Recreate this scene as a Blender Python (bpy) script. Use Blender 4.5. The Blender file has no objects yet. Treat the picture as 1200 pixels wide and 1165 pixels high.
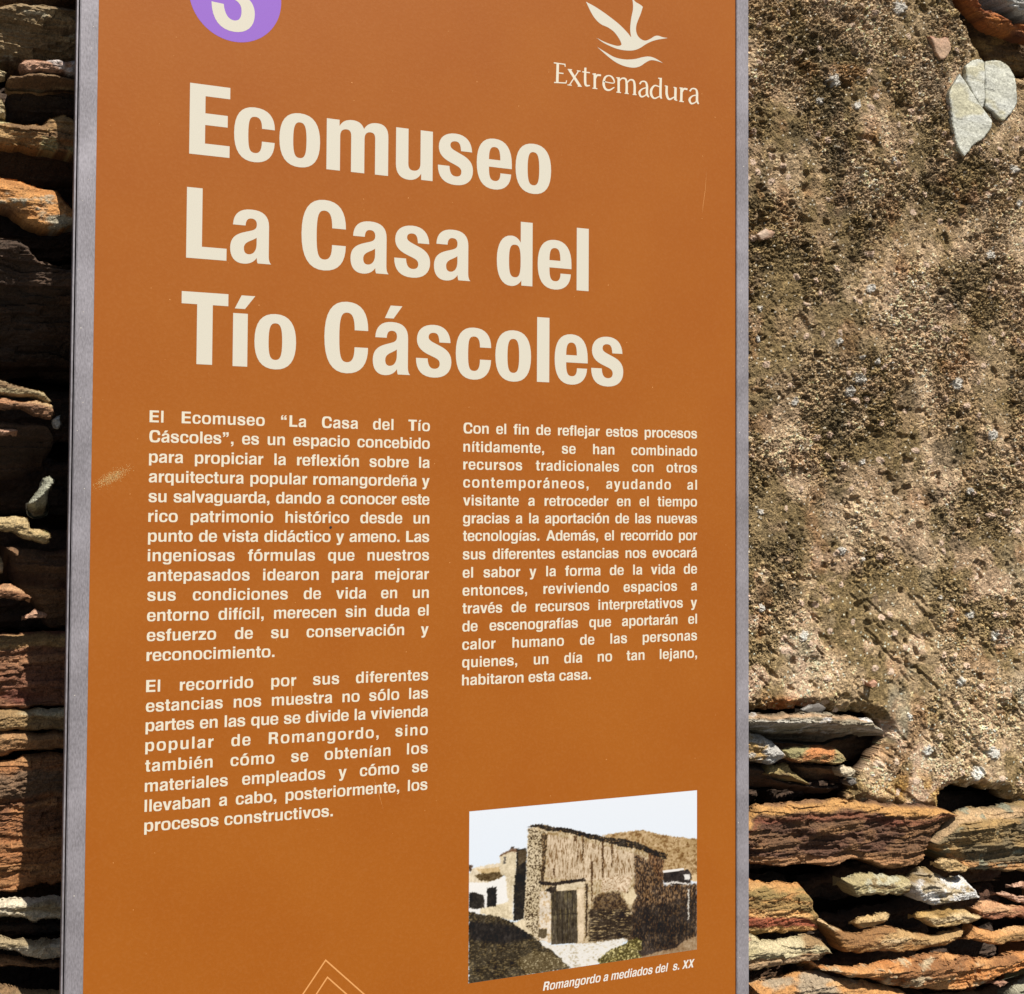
import bpy, math, random
import numpy as np
from mathutils import Matrix, Vector

random.seed(7)
SC = bpy.context.scene
COL = SC.collection
R = math.radians

# ------------------------------------------------------------------ camera
F = 1650.0                       # focal length in pixels of a 1200 px wide frame
PX, PY = 600.0, 537.0            # principal point
d1 = np.array([3550.0, 78.0, F]); d1 /= np.linalg.norm(d1)       # the sign's horizontal
dz = np.array([255.0, -46537.0, F]); dz -= d1 * dz.dot(d1); dz /= np.linalg.norm(dz)
dy = np.cross(dz, d1)
M3 = np.stack([d1, dy, dz], 1)   # world -> camera (x right, y down, z forward)


def ray(px, py):
    return M3.T @ np.array([px - PX, py - PY, F])


def _s(px):
    r = ray(px, 582.0)
    return r[0] / r[1]


DIST = 0.6 / (_s(877) - _s(85))
CAMP = np.array([-0.3 - DIST * _s(85), -DIST, 1.55])


def U(px, py, y=0.0):
    """point of the plane y = const under a pixel of the measured photograph"""
    r = ray(px, py)
    t = (y - CAMP[1]) / r[1]
    return CAMP + r * t


def P(p):
    q = M3 @ (np.asarray(p, float).T - CAMP[:, None])
    return F * q[0] / q[2] + PX, F * q[1] / q[2] + PY


cam = bpy.data.cameras.new('camera')
cam.sensor_fit = 'HORIZONTAL'
cam.sensor_width = 36.0
cam.lens = F / 1200.0 * 36.0
cam.shift_y = (PY - 582.5) / 1200.0
cam.clip_start = 0.05
cam.clip_end = 2000.0
co = bpy.data.objects.new('camera', cam)
COL.objects.link(co)
rt = M3.T
mm = Matrix(((rt[0, 0], -rt[0, 1], -rt[0, 2], CAMP[0]),
             (rt[1, 0], -rt[1, 1], -rt[1, 2], CAMP[1]),
             (rt[2, 0], -rt[2, 1], -rt[2, 2], CAMP[2]),
             (0, 0, 0, 1)))
co.matrix_world = mm
SC.camera = co

# ------------------------------------------------------------------ light
SUN_AZ, SUN_EL = R(18), R(56)    # azimuth measured from the wall's normal towards +x
sdir = Vector((math.sin(SUN_AZ) * math.cos(SUN_EL), -math.cos(SUN_AZ) * math.cos(SUN_EL), math.sin(SUN_EL)))
world = bpy.data.worlds.new('World')
SC.world = world
world.use_nodes = True
wn = world.node_tree
bg = wn.nodes['Background']
sky = wn.nodes.new('ShaderNodeTexSky')
sky.sky_type = 'NISHITA'
sky.sun_disc = False
sky.sun_elevation = SUN_EL
sky.sun_rotation = math.pi - SUN_AZ
wn.links.new(sky.outputs[0], bg.inputs[0])
bg.inputs[1].default_value = 0.05
sl = bpy.data.lights.new('sun', 'SUN')
sl.energy = 5.0
sl.angle = R(0.5)
sl.color = (1.0, 0.965, 0.91)
so = bpy.data.objects.new('sun', sl)
COL.objects.link(so)
so.rotation_euler = sdir.to_track_quat('Z', 'Y').to_euler()
so.location = (1, -2, 4)
SC.view_settings.view_transform = 'Standard'
SC.view_settings.look = 'None'
SC.view_settings.exposure = 0.5
SC.view_settings.gamma = 1.0
SC.view_settings.use_curve_mapping = False
SC.cycles.max_bounces = 6


# ------------------------------------------------------------------ helpers
def lin(c):
    c = np.asarray(c, float) / 255.0
    return np.where(c <= 0.04045, c / 12.92, ((c + 0.055) / 1.055) ** 2.4)


def tag(o, label=None, cat=None, group=None, kind=None):
    if label: o['label'] = label
    if cat: o['category'] = cat
    if group: o['group'] = group
    if kind: o['kind'] = kind
    return o


def empty(name, loc=(0, 0, 0)):
    o = bpy.data.objects.new(name, None)
    o.empty_display_size = 0.05
    COL.objects.link(o)
    o.location = loc
    return o


def mesh_obj(name, verts, faces, mat, parent=None, colour=None, smooth=False, origin=None):
    verts = np.asarray(verts, np.float64)
    if origin is None:
        origin = (verts.min(0) + verts.max(0)) / 2
    org = np.array(origin, float)
    me = bpy.data.meshes.new(name)
    faces = np.asarray(faces) if not isinstance(faces, list) else faces
    if isinstance(faces, np.ndarray) and faces.ndim == 2:
        n, k = faces.shape
        me.vertices.add(len(verts))
        me.vertices.foreach_set('co', (verts - org).astype(np.float32).ravel())
        me.loops.add(n * k)
        me.loops.foreach_set('vertex_index', faces.astype(np.int32).ravel())
        me.polygons.add(n)
        me.polygons.foreach_set('loop_start', np.arange(0, n * k, k, dtype=np.int32))
        me.update(calc_edges=True)
        me.validate()
    else:
        me.from_pydata([tuple(v) for v in verts - org], [], [tuple(f) for f in faces])
        me.update()
    me.polygons.foreach_set('use_smooth', np.full(len(me.polygons), smooth))
    if colour is not None:
        a = me.color_attributes.new('tone', 'FLOAT_COLOR', 'POINT')
        c4 = np.ones((len(verts), 4), np.float32)
        c4[:, :3] = colour
        a.data.foreach_set('color', c4.ravel())
    me.materials.append(mat)
    o = bpy.data.objects.new(name, me)
    COL.objects.link(o)
    if parent is not None:
        o.parent = parent
        base = np.array(parent['_w']) if '_w' in parent else np.zeros(3)
        o.location = org - base
    else:
        o.location = org
    o['_w'] = [float(v) for v in org]
    return o


def box_data(x0, x1, y0, y1, z0, z1, b=0.0):
    """a box with its edges bevelled by b"""
    if b <= 0:
        v = [(x, y, z) for x in (x0, x1) for y in (y0, y1) for z in (z0, z1)]
        f = [(0, 1, 3, 2), (4, 6, 7, 5), (0, 4, 5, 1), (2, 3, 7, 6), (0, 2, 6, 4), (1, 5, 7, 3)]
        return v, f
    import bmesh
    bm = bmesh.new()
    v, f = box_data(x0, x1, y0, y1, z0, z1)
    vs = [bm.verts.new(p) for p in v]
    for q in f: bm.faces.new([vs[i] for i in q])
    bmesh.ops.recalc_face_normals(bm, faces=bm.faces)
    bmesh.ops.bevel(bm, geom=bm.edges[:], offset=b, segments=2, affect='EDGES')
    bm.verts.index_update()
    out = [tuple(p.co) for p in bm.verts], [tuple(q.index for q in p.verts) for p in bm.faces]
    bm.free()
    return out


def hsh(ix, iy, seed):
    n = (ix.astype(np.int64) * 374761393 + iy.astype(np.int64) * 668265263 + seed * 974634777) & 0x7fffffff
    n = ((n ^ (n >> 13)) * 1274126177) & 0x7fffffff
    n = (n ^ (n >> 16)) & 0xffffff
    return n / float(0xffffff)


def vnoise(x, y, seed=0):
    ix = np.floor(x); iy = np.floor(y)
    fx = x - ix; fy = y - iy
    fx = fx * fx * (3 - 2 * fx); fy = fy * fy * (3 - 2 * fy)
    a = hsh(ix, iy, seed); b = hsh(ix + 1, iy, seed); c = hsh(ix, iy + 1, seed); d = hsh(ix + 1, iy + 1, seed)
    return a + (b - a) * fx + (c - a) * fy + (a - b - c + d) * fx * fy


def fbm(x, y, seed=0, oct=4, gain=0.5):
    s = 0; a = 1; t = 0
    for k in range(oct):
        s = s + a * vnoise(x * 2 ** k + 13.7 * k, y * 2 ** k - 7.1 * k, seed + k * 31)
        t += a; a *= gain
    return s / t          # 0..1, mean .5


def worley(x, y, seed=0):
    """distance to the nearest jittered point and that point's hash"""
    ix = np.floor(x); iy = np.floor(y)
    best = np.full(x.shape, 9.0); hid = np.zeros(x.shape)
    for ax in (-1, 0, 1):
        for ay in (-1, 0, 1):
            cx = ix + ax; cy = iy + ay
            px = cx + hsh(cx, cy, seed); py = cy + hsh(cx, cy, seed + 5)
            d = (px - x) ** 2 + (py - y) ** 2
            m = d < best
            best = np.where(m, d, best); hid = np.where(m, hsh(cx, cy, seed + 9), hid)
    return np.sqrt(best), hid


def smooth01(t):
    t = np.clip(t, 0, 1)
    return t * t * (3 - 2 * t)


# ------------------------------------------------------------------ materials
def new_mat(name):
    m = bpy.data.materials.new(name)
    m.use_nodes = True
    nt = m.node_tree
    return m, nt, nt.nodes['Principled BSDF']


def node(nt, typ, **kw):
    n = nt.nodes.new(typ)
    for k, v in kw.items(): setattr(n, k, v)
    return n


def attr_mat(name, rough, grain_scale, grain_amt, bump, bump_scale, spec=0.2):
    m, nt, b = new_mat(name)
    L = nt.links
    at = node(nt, 'ShaderNodeAttribute', attribute_name='tone')
    geo = node(nt, 'ShaderNodeNewGeometry')
    no = node(nt, 'ShaderNodeTexNoise')
    no.inputs['Scale'].default_value = grain_scale
    no.inputs['Detail'].default_value = 4
    L.new(geo.outputs['Position'], no.inputs['Vector'])
    mr = node(nt, 'ShaderNodeMapRange')
    mr.inputs[1].default_value = 0.3; mr.inputs[2].default_value = 0.7
    mr.inputs[3].default_value = 1 - grain_amt; mr.inputs[4].default_value = 1 + grain_amt
    L.new(no.outputs[0], mr.inputs[0])
    vm = node(nt, 'ShaderNodeVectorMath', operation='SCALE')
    L.new(at.outputs['Color'], vm.inputs[0]); L.new(mr.outputs[0], vm.inputs['Scale'])
    L.new(vm.outputs[0], b.inputs['Base Color'])
    b.inputs['Roughness'].default_value = rough
    b.inputs['Specular IOR Level'].default_value = spec
    if bump:
        n2 = node(nt, 'ShaderNodeTexNoise')
        n2.inputs['Scale'].default_value = bump_scale
        n2.inputs['Detail'].default_value = 6
        n2.inputs['Roughness'].default_value = 0.65
        L.new(geo.outputs['Position'], n2.inputs['Vector'])
        bp = node(nt, 'ShaderNodeBump')
        bp.inputs['Strength'].default_value = 0.9
        bp.inputs['Distance'].default_value = bump
        L.new(n2.outputs[0], bp.inputs['Height']); L.new(bp.outputs[0], b.inputs['Normal'])
    return m


STONE = attr_mat('slate_stone', 0.85, 900, 0.32, 0.0022, 550, 0.25)
PLASTER = attr_mat('lime_render', 0.95, 1300, 0.4, 0.0025, 900, 0.1)
EARTH = attr_mat('earth_mortar', 0.95, 300, 0.3, 0.002, 200, 0.1)
SLATE = attr_mat('smooth_slate', 0.7, 250, 0.10, 0.0003, 200, 0.3)
PRINT = attr_mat('printed_ink', 0.35, 10, 0.0, 0, 1, 0.4)


def plain_mat(name, rgb, rough=0.5, metal=0.0, spec=0.5):
    m, nt, b = new_mat(name)
    b.inputs['Base Color'].default_value = (*(lin(rgb) * 0.768), 1)
    b.inputs['Roughness'].default_value = rough
    b.inputs['Metallic'].default_value = metal
    b.inputs['Specular IOR Level'].default_value = spec
    return m, nt, b


# orange vinyl board with faint cloudy dust and rare specks
BOARD, nt, b = new_mat('orange_vinyl')
geo = node(nt, 'ShaderNodeNewGeometry')
n1 = node(nt, 'ShaderNodeTexNoise'); n1.inputs['Scale'].default_value = 9; n1.inputs['Detail'].default_value = 5
n2 = node(nt, 'ShaderNodeTexNoise'); n2.inputs['Scale'].default_value = 420; n2.inputs['Detail'].default_value = 3
nt.links.new(geo.outputs['Position'], n1.inputs['Vector']); nt.links.new(geo.outputs['Position'], n2.inputs['Vector'])
mixa = node(nt, 'ShaderNodeMix', data_type='RGBA')
mixa.inputs[6].default_value = (*(lin((168, 91, 18)) * .768), 1); mixa.inputs[7].default_value = (*(lin((172, 96, 22)) * .768), 1)
r1 = node(nt, 'ShaderNodeMapRange'); r1.inputs[1].default_value = 0.35; r1.inputs[2].default_value = 0.65
nt.links.new(n1.outputs[0], r1.inputs[0]); nt.links.new(r1.outputs[0], mixa.inputs[0])
mixb = node(nt, 'ShaderNodeMix', data_type='RGBA')
mixb.inputs[7].default_value = (*(lin((205, 140, 80)) * .768), 1)
r2 = node(nt, 'ShaderNodeMapRange'); r2.inputs[1].default_value = 0.45; r2.inputs[2].default_value = 0.8
r2.inputs[4].default_value = 0.09
nt.links.new(n2.outputs[0], r2.inputs[0]); nt.links.new(r2.outputs[0], mixb.inputs[0])
nt.links.new(mixa.outputs[2], mixb.inputs[6]); nt.links.new(mixb.outputs[2], b.inputs['Base Color'])
b.inputs['Roughness'].default_value = 0.42
b.inputs['Specular IOR Level'].default_value = 0.3
bp = node(nt, 'ShaderNodeBump'); bp.inputs['Strength'].default_value = 0.15; bp.inputs['Distance'].default_value = 0.0004
nt.links.new(n2.outputs[0], bp.inputs['Height']); nt.links.new(bp.outputs[0], b.inputs['Normal'])

CREAM, _, _ = plain_mat('cream_ink', (222, 214, 194), 0.45, 0, 0.4)
PALE, _, _ = plain_mat('pale_ink', (234, 223, 198), 0.45, 0, 0.4)
LILAC, _, _ = plain_mat('lilac_ink', (152, 104, 200), 0.45, 0, 0.4)
AMBER, _, _ = plain_mat('amber_ink', (235, 165, 95), 0.45, 0, 0.4)
BLACK, _, _ = plain_mat('black_speck', (20, 16, 12), 0.6)
DUST, _, _ = plain_mat('dust_speck', (225, 215, 200), 0.8)
SCUFF, _, _ = plain_mat('scuffed_vinyl', (232, 190, 120), 0.7)

# brushed grey aluminium / galvanised rail
STEEL, nt, b = new_mat('grey_metal')
geo = node(nt, 'ShaderNodeNewGeometry')
mp = node(nt, 'ShaderNodeMapping'); mp.inputs['Scale'].default_value = (1, 1, 0.35)
n1 = node(nt, 'ShaderNodeTexNoise'); n1.inputs['Scale'].default_value = 900; n1.inputs['Detail'].default_value = 5
n3 = node(nt, 'ShaderNodeTexNoise'); n3.inputs['Scale'].default_value = 25; n3.inputs['Detail'].default_value = 4
nt.links.new(geo.outputs['Position'], mp.inputs[0]); nt.links.new(mp.outputs[0], n1.inputs['Vector'])
nt.links.new(geo.outputs['Position'], n3.inputs['Vector'])
ad = node(nt, 'ShaderNodeMath', operation='ADD')
nt.links.new(n1.outputs[0], ad.inputs[0]); nt.links.new(n3.outputs[0], ad.inputs[1])
cr = node(nt, 'ShaderNodeValToRGB')
cr.color_ramp.elements[0].position = 0.38; cr.color_ramp.elements[0].color = (*(lin((130, 124, 126)) * .85), 1)
cr.color_ramp.elements[1].position = 0.7; cr.color_ramp.elements[1].color = (*(lin((178, 171, 175)) * .85), 1)
hf = node(nt, 'ShaderNodeMath', operation='MULTIPLY'); hf.inputs[1].default_value = 0.5
nt.links.new(ad.outputs[0], hf.inputs[0]); nt.links.new(hf.outputs[0], cr.inputs[0])
nt.links.new(cr.outputs[0], b.inputs['Base Color'])
b.inputs['Metallic'].default_value = 0.25
b.inputs['Roughness'].default_value = 0.5
bp = node(nt, 'ShaderNodeBump'); bp.inputs['Strength'].default_value = 0.4; bp.inputs['Distance'].default_value = 0.0003
nt.links.new(n1.outputs[0], bp.inputs['Height']); nt.links.new(bp.outputs[0], b.inputs['Normal'])

# ------------------------------------------------------------------ the ground
GROUND, nt, b = new_mat('packed_earth_paving')
tc = node(nt, 'ShaderNodeNewGeometry')
n1 = node(nt, 'ShaderNodeTexNoise'); n1.inputs['Scale'].default_value = 3; n1.inputs['Detail'].default_value = 10
nt.links.new(tc.outputs['Position'], n1.inputs['Vector'])
cr = node(nt, 'ShaderNodeValToRGB')
cr.color_ramp.elements[0].position = 0.3; cr.color_ramp.elements[0].color = (0.07, 0.065, 0.06, 1)
cr.color_ramp.elements[1].position = 0.7; cr.color_ramp.elements[1].color = (0.13, 0.12, 0.105, 1)
nt.links.new(n1.outputs[0], cr.inputs[0]); nt.links.new(cr.outputs[0], b.inputs['Base Color'])
b.inputs['Roughness'].default_value = 0.95
bp = node(nt, 'ShaderNodeBump'); bp.inputs['Distance'].default_value = 0.01
nt.links.new(n1.outputs[0], bp.inputs['Height']); nt.links.new(bp.outputs[0], b.inputs['Normal'])
g = mesh_obj('ground', [(-300, -300, 0), (300, -300, 0), (300, 300, 0), (-300, 300, 0)], [(0, 1, 2, 3)], GROUND)
tag(g, kind='structure')

# ------------------------------------------------------------------ the wall
W = 0.075                        # nominal front plane of the wall
WX0, WX1, WTOP = -1.7, 2.0, 2.62
wall = empty('stone_wall', (0.15, W, 0))
wall['_w'] = [0.15, W, 0]
tag(wall, 'rough dry stone wall of rusty slate with a large patch of weathered brown render, behind the sign', 'wall')
v, f = box_data(WX0 + .02, WX1 - .02, W + 0.125, W + 0.6, -0.05, WTOP - 0.03)
mesh_obj('wall_core', v, f, EARTH, wall, colour=np.tile(lin((60, 46, 34)), (8, 1)))


def stone_mesh(poly, p, res, seed, cols, crest=0.25, top_rec=0.006, under=0.008, strata=0.002, tilt=0.0,
               edge=0.0042, lichen=None, lich_amt=0.0, bands=None, back=0.11, rough_edge=0.0022, grain=0.0012,
               lich_scale=60, side=0.009, thick=0.006, lump=0.0016, lich_to=1.2, alb=None):
    """A quarried slate as a relief block: poly (x, z) outline, p metres proud of the wall plane."""
    poly = np.asarray(poly, float)
    # subdivide and roughen the outline
    q = []
    for i in range(len(poly)):
        a, c = poly[i], poly[(i + 1) % len(poly)]
        n = max(1, int(np.linalg.norm(c - a) / (max(res * 3, 0.003))))
        for k in range(n): q.append(a + (c - a) * k / n)
    q = np.array(q)
    q = (np.roll(q, 1, 0) + 5 * q + np.roll(q, -1, 0)) / 7
    q[:, 0] += (fbm(q[:, 0] * 150, q[:, 1] * 150, seed + 1, 2) - .5) * 2 * rough_edge
    q[:, 1] += (fbm(q[:, 0] * 130, q[:, 1] * 200, seed + 2, 2) - .5) * 2 * rough_edge
    x0, z0 = q.min(0) - res * 2; x1, z1 = q.max(0) + res * 2
    nx = int((x1 - x0) / res) + 2; nz = int((z1 - z0) / res) + 2
    gx, gz = np.meshgrid(x0 + np.arange(nx) * res, z0 + np.arange(nz) * res)
    X = gx.ravel(); Z = gz.ravel()
    best = np.full(X.shape, 1e9); nxp = X.copy(); nzp = Z.copy(); inside = np.zeros(X.shape, bool)
    for i in range(len(q)):
        a = q[i]; c = q[(i + 1) % len(q)]
        e = c - a; L2 = e.dot(e) + 1e-12
        t = np.clip(((X - a[0]) * e[0] + (Z - a[1]) * e[1]) / L2, 0, 1)
        cx = a[0] + t * e[0]; cz = a[1] + t * e[1]
        d = (X - cx) ** 2 + (Z - cz) ** 2
        m = d < best
        best[m] = d[m]; nxp[m] = cx[m]; nzp[m] = cz[m]
        if a[1] != c[1]:
            cond = ((a[1] > Z) != (c[1] > Z)) & (X < (c[0] - a[0]) * (Z - a[1]) / (c[1] - a[1]) + a[0])
            inside ^= cond
    d = np.sqrt(best)
    ins = inside.reshape(nz, nx)
    # where each column of the stone starts and ends
    zz = gz
    top = np.where(ins, zz, -1e9).max(0); bot = np.where(ins, zz, 1e9).min(0)
    ok = top > -1e8
    if ok.sum() < 2: return None
    idx = np.arange(nx)
    top = np.interp(idx, idx[ok], top[ok]); bot = np.interp(idx, idx[ok], bot[ok])
    k = np.ones(9) / 9
    if nx > 12:
        top = np.convolve(np.pad(top, 4, 'edge'), k, 'valid'); bot = np.convolve(np.pad(bot, 4, 'edge'), k, 'valid')
    vv = np.clip((top[None, :] - zz) / np.maximum(top - bot, 0.004)[None, :], 0, 1).ravel()
    hm = float(np.mean(top - bot))
    if under < .02: under = min(under, .30 * hm * (1 - crest))
    if top_rec > .9 * hm * crest: top_rec = max(.9 * hm * crest, .002)
    if hm < .02: strata *= .6; edge = min(edge, hm * .22)
    up = np.clip((crest - vv) / max(crest, .01), 0, 1)
    dn = np.clip((vv - crest) / max(1 - crest, .01), 0, 1)
    h = p - top_rec * up ** 1.4 - under * dn ** 1.1
    ZC = Z + top_rec * up ** 1.4 - under * dn ** 1.1
    h = h - side * (1 - np.sqrt(np.clip(1 - (1 - np.clip(d / edge, 0, 1)) ** 2, 0, 1)))
    # bedding layers, broken into chips
    s = Z * math.cos(tilt) - X * math.sin(tilt) + (fbm(X * 22, Z * 30, seed + 3, 3) - .5) * 0.014
    lay = np.floor(s / thick)
    brk = np.floor(X / 0.045 + hsh(lay, lay * 0 + 3, seed + 4) * 7 + (fbm(X * 60, Z * 60, seed + 12, 2) - .5) * .5)
    a1 = hsh(lay, brk, seed + 5)
    lay2 = np.floor((s + 0.0007) / (thick * 0.38))
    brk2 = np.floor(X / 0.02 + hsh(lay2, lay2 * 0, seed + 6) * 9 + fbm(X * 90, Z * 90, seed + 13, 2))
    a2 = hsh(lay2, brk2, seed + 7)
    h = h + strata * (a1 - .5) * 1.6 + strata * 0.7 * (a2 - .5)
    h = h + (fbm(X * 28, Z * 60, seed + 8, 4) - .5) * strata * 4
    h = h + (fbm(X * 300, Z * 420, seed + 9, 3, .6) - .5) * 2 * grain + (fbm(X * 70 + Z * 20, Z * 130, seed + 18, 3, .6) - .5) * 2 * lump
    Y = W - h
    # colours: two ground tones in layers, rust, lichen
    c0, c1, c2 = [lin(c) for c in cols]
    t = np.clip(0.25 + (a1 - .5) * 0.55 + (fbm(X * 16, ZC * 70, seed + 10, 4) - .5) * 2.4, 0, 1)[:, None]
    colr = c0 * (1 - t) + c1 * t
    t2 = smooth01((fbm(X * 24, ZC * 50, seed + 11, 4) - .52) * 7)[:, None]
    colr = colr * (1 - t2) + c2 * t2
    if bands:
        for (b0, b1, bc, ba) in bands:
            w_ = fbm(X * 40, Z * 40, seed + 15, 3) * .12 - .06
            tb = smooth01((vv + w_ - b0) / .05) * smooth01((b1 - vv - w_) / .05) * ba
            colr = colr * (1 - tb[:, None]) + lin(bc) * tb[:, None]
    if lichen is not None:
        lf = fbm(X * lich_scale, ZC * lich_scale * 1.2, seed + 14, 5, .6)
        tl = (smooth01((lf - (0.72 - 0.35 * lich_amt)) * 9) * smooth01((lich_to - vv) / .12))[:, None] * 0.85
        colr = colr * (1 - tl) + lin(lichen) * tl
        h2 = tl[:, 0] * 0.0006
        Y = Y - h2
    sp = hsh(np.floor(X * 900), np.floor(Z * 900), seed + 21)
    colr = colr * (1 + (sp[:, None] - .5) * .5)
    colr = colr * (0.75 + 0.5 * fbm(X * 120, ZC * 260, seed + 16, 3))[:, None]
    colr = colr * .92 + lin((168, 148, 124)) * .08
    colr = np.clip(colr * (alb or ALB), 0.004, 0.7)
    out = ~inside
    depth = min(back + p, max(1.6 * hm, .012))
    X2 = np.where(out, nxp, X)
    ln = np.sqrt((X - nxp) ** 2 + (Z - nzp) ** 2) + 1e-9
    upw = np.clip((Z - nzp) / ln, 0, 1)
    Z2 = np.where(out, nzp, Z)
    Y2 = np.where(out, Y, Y)
    # faces of the front
    I = np.arange(nx * nz).reshape(nz, nx)
    cnt = ins[:-1, :-1].astype(int) + ins[1:, :-1] + ins[:-1, 1:] + ins[1:, 1:]
    m = cnt > 0
    fa = np.stack([I[:-1, :-1][m], I[:-1, 1:][m], I[1:, 1:][m], I[1:, :-1][m]], 1)
    used = np.unique(fa)
    remap = np.full(nx * nz, -1); remap[used] = np.arange(len(used))
    V = np.stack([X2, Y2, Z2], 1)[used]
    fa = remap[fa]; cv = colr[used]; upv = np.where(out, upw, 0)[used]
    # sides running back into the wall
    ed = np.concatenate([fa[:, [0, 1]], fa[:, [1, 2]], fa[:, [2, 3]], fa[:, [3, 0]]])
    N_ = len(V)
    key = ed[:, 0].astype(np.int64) * N_ + ed[:, 1]; rev = ed[:, 1].astype(np.int64) * N_ + ed[:, 0]
    be = ed[~np.isin(key, rev)]
    bv = np.unique(be); mp_ = np.full(N_, -1); mp_[bv] = N_ + np.arange(len(bv))
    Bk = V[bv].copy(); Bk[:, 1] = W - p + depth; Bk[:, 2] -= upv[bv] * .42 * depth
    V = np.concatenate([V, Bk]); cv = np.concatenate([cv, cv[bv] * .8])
    sk = np.stack([be[:, 1], be[:, 0], mp_[be[:, 0]], mp_[be[:, 1]]], 1)
    return V, np.concatenate([fa, sk]), cv


NST = [0]
ALB = 0.80


def stone(pts, p, cols, name='stone', res=0.0009, label=None, mat=None, **kw):
    """pts: outline measured on the photograph, put on the stone's own front plane"""
    NST[0] += 1
    poly = [U(x, y, W - p + 0.004)[[0, 2]] for x, y in pts]
    r = stone_mesh(poly, p, res, NST[0] * 17, cols, **kw)
    if r is None: return None
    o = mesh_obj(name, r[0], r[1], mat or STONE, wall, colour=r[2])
    if label: o['label'] = label
    return o


# palettes: (ground, second tone, patches), stone colours
RUST = ((150, 92, 52), (176, 122, 70), (104, 62, 40))
ORANGE = ((196, 130, 68), (214, 160, 100), (150, 92, 48))
BROWN = ((104, 76, 54), (146, 106, 68), (84, 52, 36))
DARK = ((62, 46, 36), (84, 60, 44), (44, 32, 26))  # darkened to deepen the shade of undercut and recessed stones
OLIVE = ((156, 138, 100), (188, 168, 128), (118, 98, 68))
CREAMS = ((206, 190, 160), (224, 210, 182), (168, 148, 112))
GREY = ((160, 156, 148), (200, 198, 192), (108, 102, 96))
PINK = ((190, 146, 118), (208, 168, 140), (150, 104, 80))

# ---- left strip, top to bottom
EXT = -70
stone([(EXT, -60), (60, -58), (150, -50), (150, -4), (90, -6), (40, -2), (EXT, -6)], .045, BROWN, crest=.15, under=.03)
stone([(EXT, 8), (0, 6), (30, 3), (60, 5), (92, 9), (160, 12), (160, 66), (92, 66), (60, 68), (20, 70), (EXT, 68)], .042,
      ((130, 106, 74), (166, 142, 104), (92, 70, 48)), crest=.10, under=.026, top_rec=.018, lichen=(190, 178, 150), lich_amt=.25, strata=.003)
stone([(20, 76), (26, 71), (60, 71), (92, 72), (160, 74), (160, 90), (92, 88), (50, 86), (22, 84)], .050, PINK, crest=.3, under=.010, lichen=(205, 196, 190), lich_amt=.5)
stone([(6, 98), (12, 90), (40, 87), (70, 90), (92, 93), (160, 94), (160, 106), (92, 104), (40, 105), (8, 105)], .047, ((176, 146, 106), (196, 170, 128), (120, 90, 60)), crest=.25, under=.02)
stone([(EXT, 82), (0, 82), (10, 86), (8, 94), (EXT, 96)], .05, OLIVE, crest=.3)
stone([(10, 106), (60, 104), (160, 106), (160, 142), (50, 142), (12, 138)], .030, DARK, crest=.1, under=.02)
stone([(EXT, 112), (4, 112), (9, 122), (9, 136), (EXT, 137)], .045, OLIVE, crest=.2)
stone([(EXT, 136), (0, 138), (25, 143), (50, 141), (64, 133), (80, 133), (92, 138), (160, 140), (160, 182), (92, 180), (60, 174), (30, 171), (0, 169), (EXT, 170)], .047,
      ((166, 128, 80), (192, 158, 108), (126, 94, 60)), crest=.35, under=.012, top_rec=.012, strata=.003, lichen=(176, 166, 120), lich_amt=.35)
stone([(EXT, 172), (160, 184), (160, 212), (70, 214), (EXT, 204)], .015, DARK, crest=.1, under=.02)
stone([(EXT, 196), (0, 205), (25, 210), (45, 218), (68, 221), (80, 234), (90, 246), (150, 262), (150, 276), (92, 262), (72, 270), (50, 271), (30, 259), (0, 240), (EXT, 230)], .050,
      ((188, 126, 66), (200, 146, 86), (140, 100, 64)), crest=.55, top_rec=.022, under=.006, lichen=(176, 172, 150), lich_amt=.38, strata=.002)
stone([(EXT, 270), (0, 277), (22, 279), (34, 290), (44, 306), (150, 330), (150, 424), (60, 420), (EXT, 418)], .044, DARK, crest=.04, under=.075, strata=.004, edge=.004, side=.006)
stone([(EXT, 436), (0, 446), (28, 452), (50, 461), (61, 470), (56, 474), (40, 468), (20, 464), (EXT, 462)], .044, ((170, 150, 110), (196, 176, 136), (122, 96, 66)), crest=.35, under=.008, edge=.003, side=.006)
stone([(EXT, 466), (0, 468), (40, 470), (61, 474), (65, 484), (62, 491), (48, 489), (25, 479), (EXT, 480)], .046, ((176, 124, 86), (196, 164, 118), (136, 98, 70)), crest=.4, under=.004, edge=.004, side=.006)
stone([(61, 490), (70, 486), (72, 497), (69, 505), (63, 503)], .046, GREY, edge=.003, side=.005)
stone([(EXT, 494), (50, 495), (64, 508), (62, 548), (30, 560), (EXT, 562)], .030, DARK, crest=.05, under=.05, side=.006)
stone([(EXT, 500), (5, 503), (18, 504), (26, 507), (10, 508), (EXT, 507)], .036, PINK, crest=.3, edge=.002, side=.003)
stone([(52, 562), (58, 557), (66, 561), (62, 572), (58, 580), (64, 590), (61, 606), (50, 610), (36, 606), (33, 596), (38, 584), (46, 573)], .052,
      ((150, 150, 124), (192, 190, 168), (96, 90, 70)), crest=.3, under=.03, edge=.005)
stone([(EXT, 606), (0, 607), (18, 605), (32, 607), (36, 618), (52, 621), (61, 624), (58, 639), (40, 636), (24, 630), (0, 620), (EXT, 622)], .050,
      ((186, 160, 112), (206, 184, 138), (146, 118, 78)), crest=.45, under=.01, top_rec=.010, lichen=(150, 150, 100), lich_amt=.25)
stone([(EXT, 640), (0, 648), (5, 660), (6, 672), (EXT, 676)], .03, CREAMS, crest=.3)
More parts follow.
